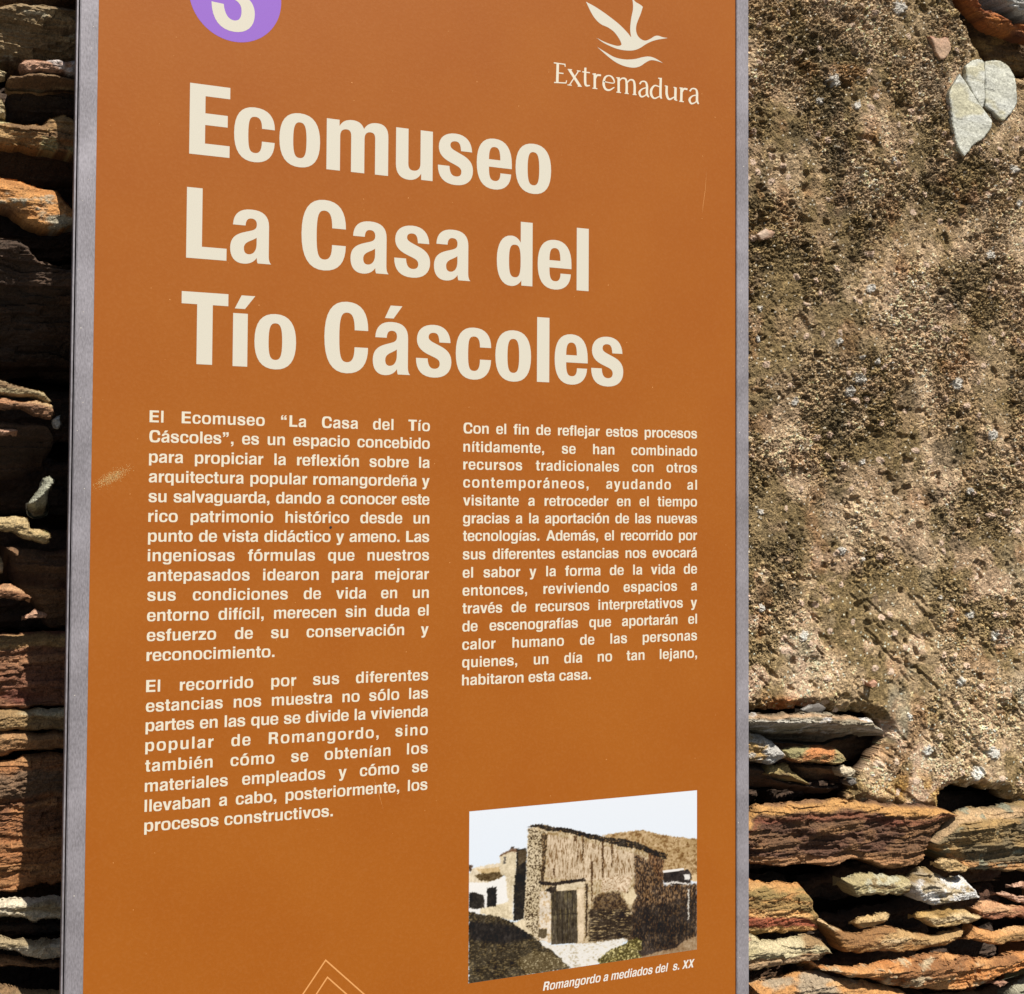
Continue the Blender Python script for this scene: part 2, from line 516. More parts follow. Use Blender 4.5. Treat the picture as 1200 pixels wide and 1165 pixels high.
stone([(EXT, 682), (0, 685), (14, 686), (26, 693), (40, 702), (30, 704), (12, 701), (EXT, 706)], .040, ((184, 134, 92), (204, 160, 116), (140, 96, 64)), crest=.5, under=.012, edge=.003, side=.006)
stone([(24, 723), (34, 718), (42, 711), (54, 721), (44, 723), (30, 725)], .026, PINK, crest=.4, edge=.002, side=.004)
stone([(8, 640), (50, 645), (150, 640), (150, 738), (60, 738), (44, 708), (18, 680)], -.004, BROWN, crest=.2, under=.02)
stone([(EXT, 742), (0, 742), (26, 743), (52, 740), (150, 742), (150, 829), (60, 828), (0, 832), (EXT, 832)], .012,
      ((128, 82, 58), (158, 112, 76), (116, 62, 46)), crest=.12, under=.004, bands=[(0, .22, (168, 134, 84), .9)], strata=.003, label='reddish layered slate')
stone([(EXT, 834), (50, 831), (150, 832), (150, 856), (60, 856), (0, 858), (EXT, 858)], .014, ((196, 176, 132), (214, 200, 164), (150, 120, 78)), crest=.3, under=.006)
stone([(EXT, 860), (40, 859), (150, 858), (150, 880), (40, 880), (0, 886), (EXT, 886)], .012, ((156, 112, 70), (186, 146, 98), (110, 76, 50)), crest=.3, under=.012)
stone([(EXT, 892), (0, 892), (22, 888), (42, 883), (150, 888), (150, 1042), (50, 1040), (18, 1048), (EXT, 1052)], .010,
      ((160, 104, 60), (176, 128, 80), (122, 78, 48)), crest=.05, under=.008, bands=[(.08, .3, (104, 86, 66), .8)], strata=.0028)
stone([(EXT, 1055), (0, 1055), (34, 1052), (150, 1052), (150, 1078), (36, 1080), (14, 1077), (EXT, 1074)], .016, CREAMS, crest=.3, under=.004, label='pale cream slate')
stone([(EXT, 1080), (150, 1082), (150, 1093), (EXT, 1092)], -.01, DARK)
stone([(EXT, 1096), (0, 1096), (14, 1099), (36, 1101), (150, 1099), (150, 1122), (34, 1124), (16, 1116), (EXT, 1113)], .018, CREAMS, crest=.3, under=.004)
stone([(EXT, 1116), (14, 1119), (36, 1126), (150, 1126), (150, 1134), (20, 1134), (EXT, 1133)], .008, BROWN, under=.012)
stone([(EXT, 1156), (0, 1157), (20, 1160), (40, 1164), (150, 1166), (150, 1230), (EXT, 1230)], .014, ((170, 140, 96), (196, 166, 118), (126, 96, 62)), crest=.2)

# ---- bottom right, around the foot of the render
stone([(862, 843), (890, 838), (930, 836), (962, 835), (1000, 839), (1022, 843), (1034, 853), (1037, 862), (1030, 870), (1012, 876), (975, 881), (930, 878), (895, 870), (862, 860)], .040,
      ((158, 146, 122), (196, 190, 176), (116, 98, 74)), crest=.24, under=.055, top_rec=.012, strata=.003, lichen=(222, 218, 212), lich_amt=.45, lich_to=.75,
      bands=[(0, .12, (196, 160, 122), .8), (.7, 1.1, (84, 70, 54), .7)], label='long weathered slate with whitish top edge')  # dark lower band paints in the shade under the slab
stone([(850, 855), (880, 856), (896, 863), (910, 870), (918, 879), (924, 889), (906, 897), (884, 893), (850, 890)], .028,
      ((176, 140, 84), (190, 160, 104), (140, 124, 90)), crest=.4, under=.010, top_rec=.012, lichen=(190, 190, 186), lich_amt=.75, lich_scale=35, label='rounded stone with pale grey lichen')
stone([(916, 880), (930, 875), (955, 875), (980, 877), (989, 883), (992, 891), (982, 897), (962, 896), (940, 895), (922, 890)], .026,
      ((152, 142, 96), (186, 148, 96), (196, 128, 74)), crest=.4, under=.012, top_rec=.008)
stone([(981, 899), (990, 897), (1001, 900), (1001, 907), (994, 911), (983, 910)], .020, CREAMS, edge=.004, side=.006)
stone([(990, 913), (1000, 910), (1001, 918), (994, 921)], .016, GREY, edge=.003, side=.005)
stone([(900, 898), (924, 894), (930, 904), (944, 914), (952, 920), (930, 921), (908, 917), (896, 910)], .018, ((142, 122, 76), (168, 146, 92), (104, 84, 54)), crest=.5, under=.02, top_rec=.010)
stone([(850, 896), (898, 898), (906, 912), (950, 922), (985, 922), (985, 930), (850, 930)], .010, DARK, crest=.1, under=.03)
stone([(928, 897), (980, 898), (984, 918), (945, 918)], .004, BROWN, crest=.1, under=.02)
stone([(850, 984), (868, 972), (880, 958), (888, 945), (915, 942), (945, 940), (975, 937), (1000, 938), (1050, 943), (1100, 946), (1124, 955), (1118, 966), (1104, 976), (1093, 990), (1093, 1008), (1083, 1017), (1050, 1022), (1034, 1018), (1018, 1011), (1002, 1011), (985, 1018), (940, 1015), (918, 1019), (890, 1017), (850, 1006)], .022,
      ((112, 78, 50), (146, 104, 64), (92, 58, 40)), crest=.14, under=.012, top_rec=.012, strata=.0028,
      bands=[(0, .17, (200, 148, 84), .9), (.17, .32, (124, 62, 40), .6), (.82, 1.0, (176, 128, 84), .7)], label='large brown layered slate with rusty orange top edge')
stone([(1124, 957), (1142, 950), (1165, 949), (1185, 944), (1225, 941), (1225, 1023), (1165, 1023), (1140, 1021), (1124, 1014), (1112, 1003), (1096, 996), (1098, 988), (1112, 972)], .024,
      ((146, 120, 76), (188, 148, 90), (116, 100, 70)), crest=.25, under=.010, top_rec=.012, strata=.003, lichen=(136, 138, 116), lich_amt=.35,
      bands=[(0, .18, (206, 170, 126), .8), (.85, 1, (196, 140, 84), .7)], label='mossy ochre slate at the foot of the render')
stone([(1096, 1010), (1108, 1005), (1122, 1008), (1136, 1017), (1130, 1023), (1112, 1022), (1100, 1017)], .030, ((190, 156, 104), (206, 176, 126), (150, 118, 74)), edge=.004, side=.007)
stone([(990, 1031), (1005, 1026), (1035, 1026), (1066, 1029), (1074, 1034), (1074, 1044), (1060, 1050), (1030, 1049), (1004, 1051), (994, 1040)], .024,
      ((172, 156, 112), (202, 184, 144), (138, 114, 74)), crest=.4, under=.010, lichen=(196, 190, 160), lich_amt=.3)
stone([(1070, 1032), (1084, 1021), (1096, 1019), (1106, 1027), (1118, 1033), (1138, 1031), (1145, 1038), (1142, 1046), (1150, 1050), (1138, 1056), (1120, 1059), (1104, 1063), (1088, 1061), (1076, 1054), (1070, 1046)], .030,
      ((186, 166, 130), (214, 204, 186), (140, 116, 76)), crest=.45, under=.012, top_rec=.010, lichen=(228, 226, 222), lich_amt=.7, lich_scale=45, strata=.003, label='knobbly stone crusted with white lichen')
stone([(850, 1030), (885, 1033), (905, 1037), (942, 1036), (950, 1044), (952, 1060), (958, 1072), (960, 1086), (957, 1093), (930, 1095), (900, 1097), (850, 1098)], .020,
      ((196, 140, 78), (208, 164, 104), (140, 116, 66)), crest=.2, under=.006, top_rec=.008, strata=.002,
      bands=[(.30, .52, (124, 106, 60), .7), (.62, .86, (142, 58, 36), .9)], label='ochre block with a dark red band')
stone([(850, 1106), (872, 1102), (884, 1096), (896, 1104), (930, 1103), (950, 1098), (962, 1100), (970, 1108), (976, 1117), (962, 1124), (930, 1131), (890, 1138), (850, 1142)], .030,
      ((180, 166, 124), (204, 188, 148), (156, 124, 82)), crest=.4, under=.006, top_rec=.020, bands=[(.6, 1.0, (146, 96, 62), .6)])
stone([(850, 1096), (872, 1094), (880, 1100), (870, 1106), (850, 1108)], .030, PINK, edge=.004)
stone([(999, 1082), (1004, 1076), (1022, 1072), (1036, 1070), (1042, 1071), (1036, 1080), (1026, 1086), (1008, 1088)], .020, ((196, 160, 104), (214, 184, 134), (150, 110, 64)), edge=.004, side=.008)
stone([(958, 1078), (966, 1078), (978, 1086), (990, 1092), (1012, 1095), (1026, 1089), (1040, 1087), (1056, 1089), (1074, 1095), (1100, 1097), (1120, 1093), (1130, 1090), (1124, 1100), (1108, 1109), (1076, 1115), (1040, 1116), (1008, 1118), (988, 1116), (984, 1106), (972, 1094)], .026,
      ((186, 148, 96), (210, 182, 138), (150, 106, 60)), crest=.35, under=.014, top_rec=.012, bands=[(.55, 1, (150, 104, 48), .6)])
stone([(1074, 1074), (1084, 1070), (1104, 1067), (1112, 1062), (1120, 1067), (1134, 1068), (1150, 1073), (1140, 1080), (1120, 1086), (1100, 1088), (1084, 1082)], .028,
      ((190, 152, 88), (214, 190, 148), (150, 116, 60)), crest=.4, under=.010)
stone([(1142, 1064), (1152, 1057), (1172, 1058), (1190, 1063), (1225, 1064), (1225, 1074), (1190, 1074), (1160, 1079), (1146, 1075)], .024, ((196, 140, 96), (206, 160, 116), (150, 96, 66)), crest=.4, under=.006)
stone([(1134, 1101), (1139, 1092), (1141, 1084), (1152, 1091), (1170, 1092), (1190, 1088), (1225, 1082), (1225, 1102), (1190, 1104), (1166, 1107), (1148, 1103)], .026,
      ((204, 146, 86), (216, 176, 124), (146, 110, 64)), crest=.45, under=.006)
stone([(1166, 1046), (1176, 1044), (1194, 1050), (1225, 1062), (1225, 1066), (1200, 1060), (1180, 1052)], .016, PINK, edge=.003, side=.006)
stone([(1184, 1038), (1192, 1034), (1225, 1034), (1225, 1044), (1200, 1042)], .018, PINK, edge=.003, side=.006)
stone([(1186, 1048), (1225, 1048), (1225, 1056), (1200, 1053)], .014, PINK, edge=.003, side=.005)
stone([(952, 1126), (960, 1130), (966, 1135), (1000, 1134), (1022, 1132), (1044, 1127), (1072, 1124), (1092, 1118), (1112, 1118), (1140, 1122), (1164, 1125), (1186, 1119), (1225, 1115), (1225, 1136), (1190, 1140), (1172, 1146), (1160, 1151), (1150, 1158), (1120, 1162), (1090, 1161), (1050, 1157), (1020, 1150), (990, 1144), (968, 1140)], .034,
      ((198, 128, 66), (206, 154, 96), (150, 100, 56)), crest=.35, under=.010, top_rec=.014, strata=.003, lichen=(196, 176, 140), lich_amt=.4, label='long orange slate along the bottom of the wall view')
stone([(884, 1153), (910, 1150), (946, 1141), (964, 1142), (990, 1149), (1024, 1154), (1052, 1160), (1070, 1168), (1070, 1200), (890, 1200)], .032,
      ((196, 140, 80), (204, 160, 106), (170, 150, 122)), crest=.3, top_rec=.010)
stone([(1180, 1176), (1190, 1158), (1225, 1140), (1225, 1200), (1180, 1200)], .026, ((140, 136, 112), (160, 154, 130), (104, 96, 76)))
stone([(1092, 1166), (1150, 1164), (1180, 1156), (1180, 1200), (1092, 1200)], .004, BROWN)
stone([(1160, 1152), (1172, 1148), (1180, 1150), (1172, 1155)], .030, PINK, edge=.002, side=.004)

# ---- top right corner, where the render has fallen away
stone([(1126, -20), (1140, -2), (1150, 8), (1164, 12), (1178, 24), (1196, 28), (1230, 34), (1230, 52), (1200, 44), (1180, 38), (1160, 30), (1142, 14), (1120, -8)], .012,
      ((160, 84, 40), (196, 124, 58), (104, 54, 30)), crest=.35, under=.014, top_rec=.006, strata=.004, label='rust orange stone in the broken corner of the render')
stone([(1170, -30), (1230, -30), (1230, 20), (1204, 18), (1190, 12), (1178, -4)], .026, ((190, 188, 180), (214, 212, 206), (140, 132, 124)), crest=.3, under=.006, strata=.003)
stone([(1128, 20), (1170, 38), (1230, 56), (1230, 86), (1190, 84), (1160, 74), (1146, 50)], -.016, ((140, 108, 60), (160, 126, 76), (96, 70, 42)), crest=.1, under=.01)

# ---- recessed stones that fill the joints of the part in view, and the rough wall around it
def pack(x0, x1, z0, z1, p, res, cols, skip=None, hmin=.03, hmax=.065, **kw):
    z = z0
    while z < z1:
        hh = random.uniform(hmin, hmax)
        x = x0 - random.uniform(0, .05)
        while x < x1:
            w = random.uniform(.09, .26)
            a0, a1, b0, b1 = max(x, x0) + .004, min(x + w, x1) - .004, z + .004, min(z + hh, z1) - .003
            x += w
            if a1 - a0 < .02 or b1 - b0 < .012: continue
            if skip and skip((a0 + a1) / 2, (b0 + b1) / 2): continue
            j = lambda s: random.uniform(-s, s)
            n = 4
            top_ = [(a0 + (a1 - a0) * k / n + j(.004), b1 + j(.006)) for k in range(n, -1, -1)]
            bot_ = [(a0 + (a1 - a0) * k / n + j(.004), b0 + j(.006)) for k in range(n + 1)]
            poly = bot_ + top_
            NST[0] += 1
            r = stone_mesh(poly, p + j(.012), res, NST[0] * 17, random.choice(cols), crest=random.uniform(.1, .4),
                           under=random.uniform(.004, .02), top_rec=.008, strata=.003, rough_edge=.003, **kw)
            if r is not None:
                mesh_obj('stone', r[0], r[1], STONE, wall, colour=r[2])
        z += hh


ZB = U(1000, 1180, W)[2]; ZT = U(1000, -30, W)[2]
XL = U(-60, 582, W)[0]; XR = U(1225, 582, W)[0]
pl_low = U(1225, 946, W - .006)[2] + .035
PL0 = 0.02                                     # the render's hidden left edge behind the sign
ALLC = [RUST, ORANGE, BROWN, DARK, OLIVE, PINK, BROWN, RUST]
# behind the sign and in the joints left of it
pack(XL, -.13, ZB, ZT, -.062, .0022, [DARK], hmin=.04, hmax=.07, back=.118)
pack(-.13, PL0 + .04, ZB, ZT, -.002, .006, ALLC, hmin=.04, hmax=.08, back=.118)
pack(.20, XR, ZB, U(1000, 840, W)[2], -.055, .0022, [DARK, BROWN], hmin=.03, hmax=.05, back=.118)
pack(PL0 + .04, .20, ZB, U(1000, 840, W)[2], -.004, .006, ALLC, hmin=.04, hmax=.07, back=.118)
# around the part in view
XL2, XR2 = XL + .004, XR - .004
pack(WX0, XL2, 0.02, WTOP, .0, .010, ALLC, hmin=.07, hmax=.14, back=.118)
pack(XL2, XR2, 0.02, ZB, .0, .009, ALLC, hmin=.07, hmax=.13, back=.118)
pack(XR2 + .55, WX1, 0.02, WTOP, .0, .012, ALLC, hmin=.07, hmax=.14, back=.118)
pack(XR2, XR2 + .55, 0.02, ZB + .1, .0, .012, ALLC, hmin=.07, hmax=.12, back=.118)
pack(XL2, XR2 + .55, ZT + .18, WTOP, .0, .010, ALLC, hmin=.07, hmax=.13, back=.118)
pack(XR2, XR2 + .56, ZB + .11, pl_low, -.004, .010, ALLC, hmin=.06, hmax=.1, back=.118)
pack(XR + .002, XR + .30, U(1200, 110, W)[2], ZT + .175, -.020, .006, ALLC, hmin=.05, hmax=.09, back=.118)
pack(XL2, .05, ZT, ZT + .18, .01, .009, ALLC, hmin=.05, hmax=.1, back=.118)

# ------------------------------------------------------------------ the render patch
def inpoly(X, Z, poly):
    ins = np.zeros(X.shape, bool); best = np.full(X.shape, 1e9)
    n = len(poly)
    for i in range(n):
        a = poly[i]; c = poly[(i + 1) % n]
        e = c - a; L2 = e.dot(e) + 1e-12
        t = np.clip(((X - a[0]) * e[0] + (Z - a[1]) * e[1]) / L2, 0, 1)
        best = np.minimum(best, (X - a[0] - t * e[0]) ** 2 + (Z - a[1] - t * e[1]) ** 2)
        if a[1] != c[1]:
            ins ^= ((a[1] > Z) != (c[1] > Z)) & (X < (c[0] - a[0]) * (Z - a[1]) / (c[1] - a[1]) + a[0])
    return ins, np.sqrt(best)


pe = [(700, 838), (860, 837), (900, 834), (935, 832), (965, 831), (1005, 835), (1028, 839), (1040, 852), (1041, 866), (1030, 884), (1016, 905), (1004, 922),
      (1001, 936), (1020, 946), (1050, 951), (1080, 954), (1104, 952), (1105, 938), (1112, 927), (1124, 921), (1142, 922), (1160, 926), (1174, 930), (1190, 940), (1200, 948), (1240, 946), (1300, 950)]
pl_poly = [U(x, y, W - .006)[[0, 2]] for x, y in pe]
xr_ = pl_poly[-1][0]
pl_poly += [np.array([XR + .53, pl_poly[-1][1] + .03]), np.array([XR + .55, ZT + .15]), np.array([XR + .2, ZT + .17])]
pl_poly += [U(x, y, W - .006)[[0, 2]] for x, y in [(1290, 96), (1225, 90), (1200, 86), (1180, 82), (1166, 76), (1156, 62), (1147, 45), (1136, 28), (1128, 12), (1118, -4), (1112, -30)]]
pl_poly += [np.array([.30, ZT + .17]), np.array([.08, ZT + .16]), np.array([PL0, ZT + .05]), np.array([PL0 + .01, pl_poly[0][1] + .2]), np.array([PL0 + .03, pl_poly[0][1]])]

# stains: (px, py, rx, ry, strength) real blotches of dark lichen on the render
DARKB = [(973, 122, 26, 34, 1), (931, 158, 22, 22, .8), (950, 54, 44, 34, .7), (978, 185, 16, 40, .9), (984, 240, 16, 26, .8), (1084, 215, 22, 40, .45),
         (1090, 100, 18, 44, .7), (1100, 350, 34, 26, .8), (1058, 466, 20, 24, .9), (976, 494, 24, 26, .9), (988, 410, 24, 18, .6), (1088, 580, 18, 20, .8),
         (1106, 528, 22, 22, .9), (982, 580, 26, 16, .7), (960, 590, 14, 26, .6), (1062, 640, 24, 22, .7), (890, 210, 18, 30, .6), (1010, 280, 24, 30, .4),
         (985, 20, 30, 20, .5), (1075, 235, 24, 60, .4), (1120, 640, 22, 18, .8), (920, 640, 30, 30, .55), (905, 690, 30, 16, .7), (965, 610, 40, 30, .4), (1048, 570, 12, 26, .5),
         (900, 490, 22, 40, .5), (1150, 300, 30, 60, .4), (1020, 700, 26, 16, .5), (930, 300, 50, 30, .3), (975, 330, 18, 40, .6), (1140, 170, 30, 30, .3)]
LIGHTB = [(908, 85, 20, 30, .8), (915, 205, 34, 22, .9), (940, 180, 10, 20, .5), (1010, 240, 26, 18, .8), (955, 440, 30, 46, .6), (1040, 400, 50, 24, .5), (1000, 495, 20, 18, .7), (995, 560, 30, 12, .5),
          (1120, 790, 70, 60, .6), (1140, 860, 60, 60, .9), (960, 800, 60, 30, .7), (1060, 710, 40, 20, .7), (1170, 560, 24, 60, .5), (1160, 430, 40, 50, .5), (1130, 30, 24, 40, .8), (1080, 30, 40, 20, .5), (930, 730, 30, 30, .5), (1090, 650, 30, 14, .8),
          (1040, 25, 40, 25, .6), (930, 130, 20, 14, .6)]
WHITES = [(886, 362, 4), (884, 398, 3.5), (977, 401, 4), (1020, 425, 4), (926, 472, 4.5), (1006, 542, 5.5), (985, 647, 5), (1156, 510, 6), (1115, 450, 6), (973, 97, 8), (957, 120, 5),
          (999, 126, 6), (1042, 189, 3.5), (1180, 201, 5), (1000, 445, 7), (990, 460, 5), (1003, 420, 3), (1048, 12, 8), (938, 745, 6), (986, 645, 4), (1131, 575, 4), (1132, 720, 5), (1148, 935, 6),
          (1140, 905, 8), (1082, 879, 5), (1120, 798, 6), (1160, 745, 6), (1007, 655, 3), (1013, 340, 4), (888, 600, 3), (1188, 240, 4), (1060, 838, 3), (888, 712, 4), (1095, 700, 3), (1158, 880, 8), (1154, 300, 5)]


def plaster(x0, x1, z0, z1, res, name='render_coat'):
    nx = int(round((x1 - x0) / res)) + 1; nz = int(round((z1 - z0) / res)) + 1
    gx, gz = np.meshgrid(np.linspace(x0, x1, nx), np.linspace(z0, z1, nz))
    X = gx.ravel(); Z = gz.ravel()
    wx = X + (fbm(X * 70, Z * 70, 501, 3) - .5) * .010; wz = Z + (fbm(X * 70, Z * 70, 502, 3) - .5) * .010
    ins, d = inpoly(wx, wz, pl_poly)
    ins1, _ = inpoly(X, Z, pl_poly)
    px, py = P(np.stack([X, np.full(X.shape, W), Z], 1))
    # relief
    low = (fbm(X * 7, Z * 7, 510, 3) - .5) * .010
    mid = (fbm(X * 38, Z * 38, 511, 4, .6) - .5) * .0062
    # coarse grains of sand and grit
    fine0 = fbm(X * 240, Z * 240, 530, 2)
    g1, h1 = worley(wx * 300 + fine0 * 3, wz * 300, 512)
    g2, h2 = worley(X * 560, Z * 560, 513)
    g3, h3 = worley(X * 90 + fbm(X * 80, Z * 80, 3, 2), Z * 90, 514)
    gr = np.clip(.62 - g1, 0, 1) * .0030 * (.3 + h1) + np.clip(.6 - g2, 0, 1) * .0022 * (.3 + h2) + np.where(h3 > .72, np.clip(.45 - g3, 0, 1) * .0075, 0)
    fine = (fbm(X * 260, Z * 260, 515, 3, .75) - .5) * .0060
    pits = smooth01((fbm(X * 75, Z * 75, 516, 3) - .67) * 9) * .0038
    # trowel tears running down to the right in the lower part
    s = (X * .62 + Z * .78); t_ = (X * .78 - Z * .62)
    tear = smooth01((fbm(s * 120, t_ * 30, 517, 3) - .63) * 10) * .0024
    lowpart = smooth01((py - 560) / 260)
    gmask = .35 + .65 * smooth01((fbm(X * 18, Z * 18, 518, 3) - .36) * 5)
    gmask = gmask * (1 - .35 * lowpart)
    h = .006 + low + mid + gr * gmask * 1.25 + fine * gmask - pits - tear * (.25 + .75 * lowpart)
    # colours
    wob = fbm(X * 60, Z * 60, 520, 4) - .5
    st = np.zeros(X.shape); lt = np.zeros(X.shape)
    for (bx, by, rx, ry, a) in DARKB:
        r = np.sqrt(((px - bx) / rx) ** 2 + ((py - by) / ry) ** 2) + wob * 1.5
        st = np.maximum(st, a * smooth01((1.15 - r) / .9))
    for (bx, by, rx, ry, a) in LIGHTB:
        r = np.sqrt(((px - bx) / rx) ** 2 + ((py - by) / ry) ** 2) + wob * 2.2
        lt = np.maximum(lt, a * smooth01((1.2 - r) / .7))
    base = lin((166, 139, 103)); sand = lin((212, 182, 146)); olive = lin((126, 107, 71)); dark = lin((84, 74, 56)); pink = lin((218, 182, 153)); rust = lin((152, 106, 70)); grey = lin((166, 156, 134))
    tb = smooth01((fbm(X * 30, Z * 22, 521, 5, .6) - .42) * 5 - .1 * 0)[:, None]
    tb = tb * .8
    c = base * (1 - tb) + sand * tb
    to = smooth01((fbm(X * 20, Z * 13, 522, 5, .62) - .44 + .12 * lowpart + lt * .15) * 7)[:, None] * .85
    c = c * (1 - to) + olive * to
    tg = (smooth01((fbm(X * 17, Z * 17, 523, 4) - .55) * 8) * lowpart)[:, None] * .55
    c = c * (1 - tg) + grey * tg
    tr = (smooth01((fbm(X * 30, Z * 30, 524, 4) - .62) * 8))[:, None] * .4
    c = c * (1 - tr) + rust * tr
    tp = (smooth01((fbm(X * 34, Z * 34, 525, 4) - .56) * 8) * (.35 + .65 * lowpart))[:, None] * .6
    c = c * (1 - tp) + pink * tp
    c = c * (1 - lt[:, None] * .6) + sand * lt[:, None] * .6
    c = c * (1 - st[:, None] * .68) + dark * st[:, None] * .68
    yl = np.exp(-(((px - 1080) / 60) ** 2 + ((py - 925) / 22) ** 2)) * smooth01((wob + .1) * 6)
    c = c * (1 - yl[:, None] * .7) + lin((176, 134, 62)) * yl[:, None] * .7
    og = np.exp(-(((px - 925) / 22) ** 2 + ((py - 828) / 9) ** 2)) * 1.3
    c = c * (1 - np.clip(og, 0, .8)[:, None]) + lin((206, 124, 66)) * np.clip(og, 0, .8)[:, None]
    # individual grains: some pale quartz, some dark
    gv = np.where(h1 > .86, 1.7, np.where(h1 < .25, .5, .85 + .3 * h1)) * (np.where(h2 > .88, 1.9, np.where(h2 < .2, .55, .8 + .35 * h2)))
    c = c * (1 + (gv[:, None] - 1) * (.35 + .65 * gmask[:, None]))
    sp_ = hsh(np.floor(X * 620), np.floor(Z * 620), 541)
    c[sp_ > .985] = lin((226, 214, 190))
    c[sp_ < .03] *= .45
    for (bx, by, r_) in WHITES:
        r = np.sqrt(((px - bx) / r_) ** 2 + ((py - by) / r_) ** 2) + wob * 1.6 + (h2 - .5) * .5
        m = smooth01((1.1 - r) / .35)
        c = c * (1 - m[:, None]) + lin((216, 208, 194)) * m[:, None] * (.8 + .3 * h2[:, None])
        h = h + m * .0018
    big = (h3 > .93) & (g3 < .30)
    c[big] = lin((196, 170, 146)) * (.7 + .5 * h3[big])[:, None]
    c = c * (.86 + .24 * lowpart)[:, None]
    c[~ins] = lin((52, 38, 26))  # side of the broken edge coloured dark to stand in for its shade
    c = np.clip(c, .006, .7)
    # falling edge
    h = h - (1 - smooth01(d / .012)) * .010
    fl = np.exp(-(((px - 1150) / 36) ** 2 + ((py - 124) / 52) ** 2) ** 2) + np.exp(-(((px - 1100) / 17) ** 2 + ((py - 57) / 20) ** 2) ** 2)
    h = h * (1 - fl) + fl * (.0075 + (h - .006 - low - mid) * .5)
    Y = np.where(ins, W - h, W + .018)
    m2 = ins.reshape(nz, nx)
    cnt = m2[:-1, :-1].astype(int) + m2[1:, :-1] + m2[:-1, 1:] + m2[1:, 1:]
    I = np.arange(nx * nz).reshape(nz, nx)
    m = cnt > 0
    fa = np.stack([I[:-1, :-1][m], I[:-1, 1:][m], I[1:, 1:][m], I[1:, :-1][m]], 1)
    if not len(fa): return
    used = np.unique(fa); remap = np.full(nx * nz, -1); remap[used] = np.arange(len(used))
    Vt = np.stack([X, Y, Z], 1)[used]
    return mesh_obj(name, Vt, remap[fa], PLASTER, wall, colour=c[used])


XF0, XF1 = U(866, 100, W)[0], XR
ZF0, ZF1 = U(1100, 975, W)[2], ZT
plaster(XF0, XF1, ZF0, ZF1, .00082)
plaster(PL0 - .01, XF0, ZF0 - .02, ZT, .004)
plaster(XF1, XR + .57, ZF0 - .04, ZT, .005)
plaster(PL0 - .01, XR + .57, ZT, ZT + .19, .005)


# flakes of slate pressed into the render
def flake(pts, p, cols, **kw):
    return stone(pts, p, cols, name='slate_flake', crest=.4, under=.001, top_rec=.001, strata=.0002, edge=.0012, side=.002,
                 grain=.0003, lump=.0003, back=.01, rough_edge=.0009, thick=.012, mat=SLATE, alb=.74, **kw)


SL = ((206, 205, 188), (216, 216, 204), (198, 192, 162))
flake([(1110, 112), (1113, 102), (1123, 86), (1130, 98), (1142, 117), (1159, 140), (1160, 150), (1151, 162), (1137, 172), (1128, 184), (1120, 172), (1114, 146)], .0122, SL, label='broad pale green slate flake, lower left of three')
flake([(1129, 78), (1137, 71), (1146, 70), (1152, 73), (1152, 118), (1149, 129), (1140, 114), (1130, 95)], .0116, SL, label='narrow pale green slate flake')
flake([(1152, 72), (1168, 71), (1181, 78), (1188, 92), (1190, 122), (1185, 131), (1173, 143), (1163, 132), (1153, 126), (1152, 104)], .0128, SL, label='rounded pale green slate flake')
flake([(1087, 42), (1098, 46), (1110, 44), (1112, 60), (1106, 69), (1100, 71), (1094, 62)], .0118, ((190, 152, 122), (204, 170, 138), (186, 132, 104)), label='small pinkish flake')
flake([(884, 276), (894, 268), (906, 271), (904, 279), (890, 282)], .0145, ((206, 176, 150), (214, 190, 166), (180, 140, 110)))
flake([(1016, 800), (1022, 795), (1027, 800), (1024, 806), (1018, 805)], .0135, ((206, 146, 116), (206, 156, 124), (190, 130, 100)))
flake([(936, 831), (946, 825), (958, 823), (966, 829), (962, 834), (944, 836)], .020, GREY)

# ------------------------------------------------------------------ the information sign
TS = 0.010                        # depth of the sign
STOP = U(480, -150)[2]; SBOT = 0.93
sign = empty('information_sign', (0, 0.01, 0))
sign['_w'] = [0, 0.01, 0]
tag(sign, 'tall brown information panel in a grey metal frame, standing in front of the stone wall', 'sign')
xl0, xl1, xr0, xr1 = [U(p_, 582)[0] for p_ in (84.8, 106.6, 863.2, 877.6)]
for (a, c_) in ((xl0, xl1), (xr0, xr1)):
    v, f = box_data(a, c_, 0.0, TS, SBOT, STOP, .0006)
    mesh_obj('frame_rail', v, f, STEEL, sign)
v, f = box_data(xl1 + .0003, xr0 - .0003, 0.0, TS, STOP - .02, STOP, .0006); mesh_obj('frame_rail', v, f, STEEL, sign)
v, f = box_data(xl1 + .0003, xr0 - .0003, 0.0, TS, SBOT, SBOT + .02, .0006); mesh_obj('frame_rail', v, f, STEEL, sign)
# thin rear lip along the left side
v, f = box_data(xl0 - .0022, xl0 - .0010, .0018, TS - .001, SBOT, STOP); mesh_obj('rear_lip', v, f, STEEL, sign)
for xx in (xl0 + .05, xr1 - .05):
    v, f = box_data(xx - .02, xx + .02, TS + .001, TS + .031, -.1, STOP - .05, .002)
    mesh_obj('post', v, f, STEEL, sign)
YB = 0.0016                      # the printed board sits a little behind the rails
v, f = box_data(xl1 + .0002, xr0 - .0002, YB, TS - .002, SBOT + .0205, STOP - .0205)
board = mesh_obj('printed_board', v, f, BOARD, sign)
YI = YB - .00006                  # inks


def UI(px, py): return U(px, py, YI)[[0, 2]]


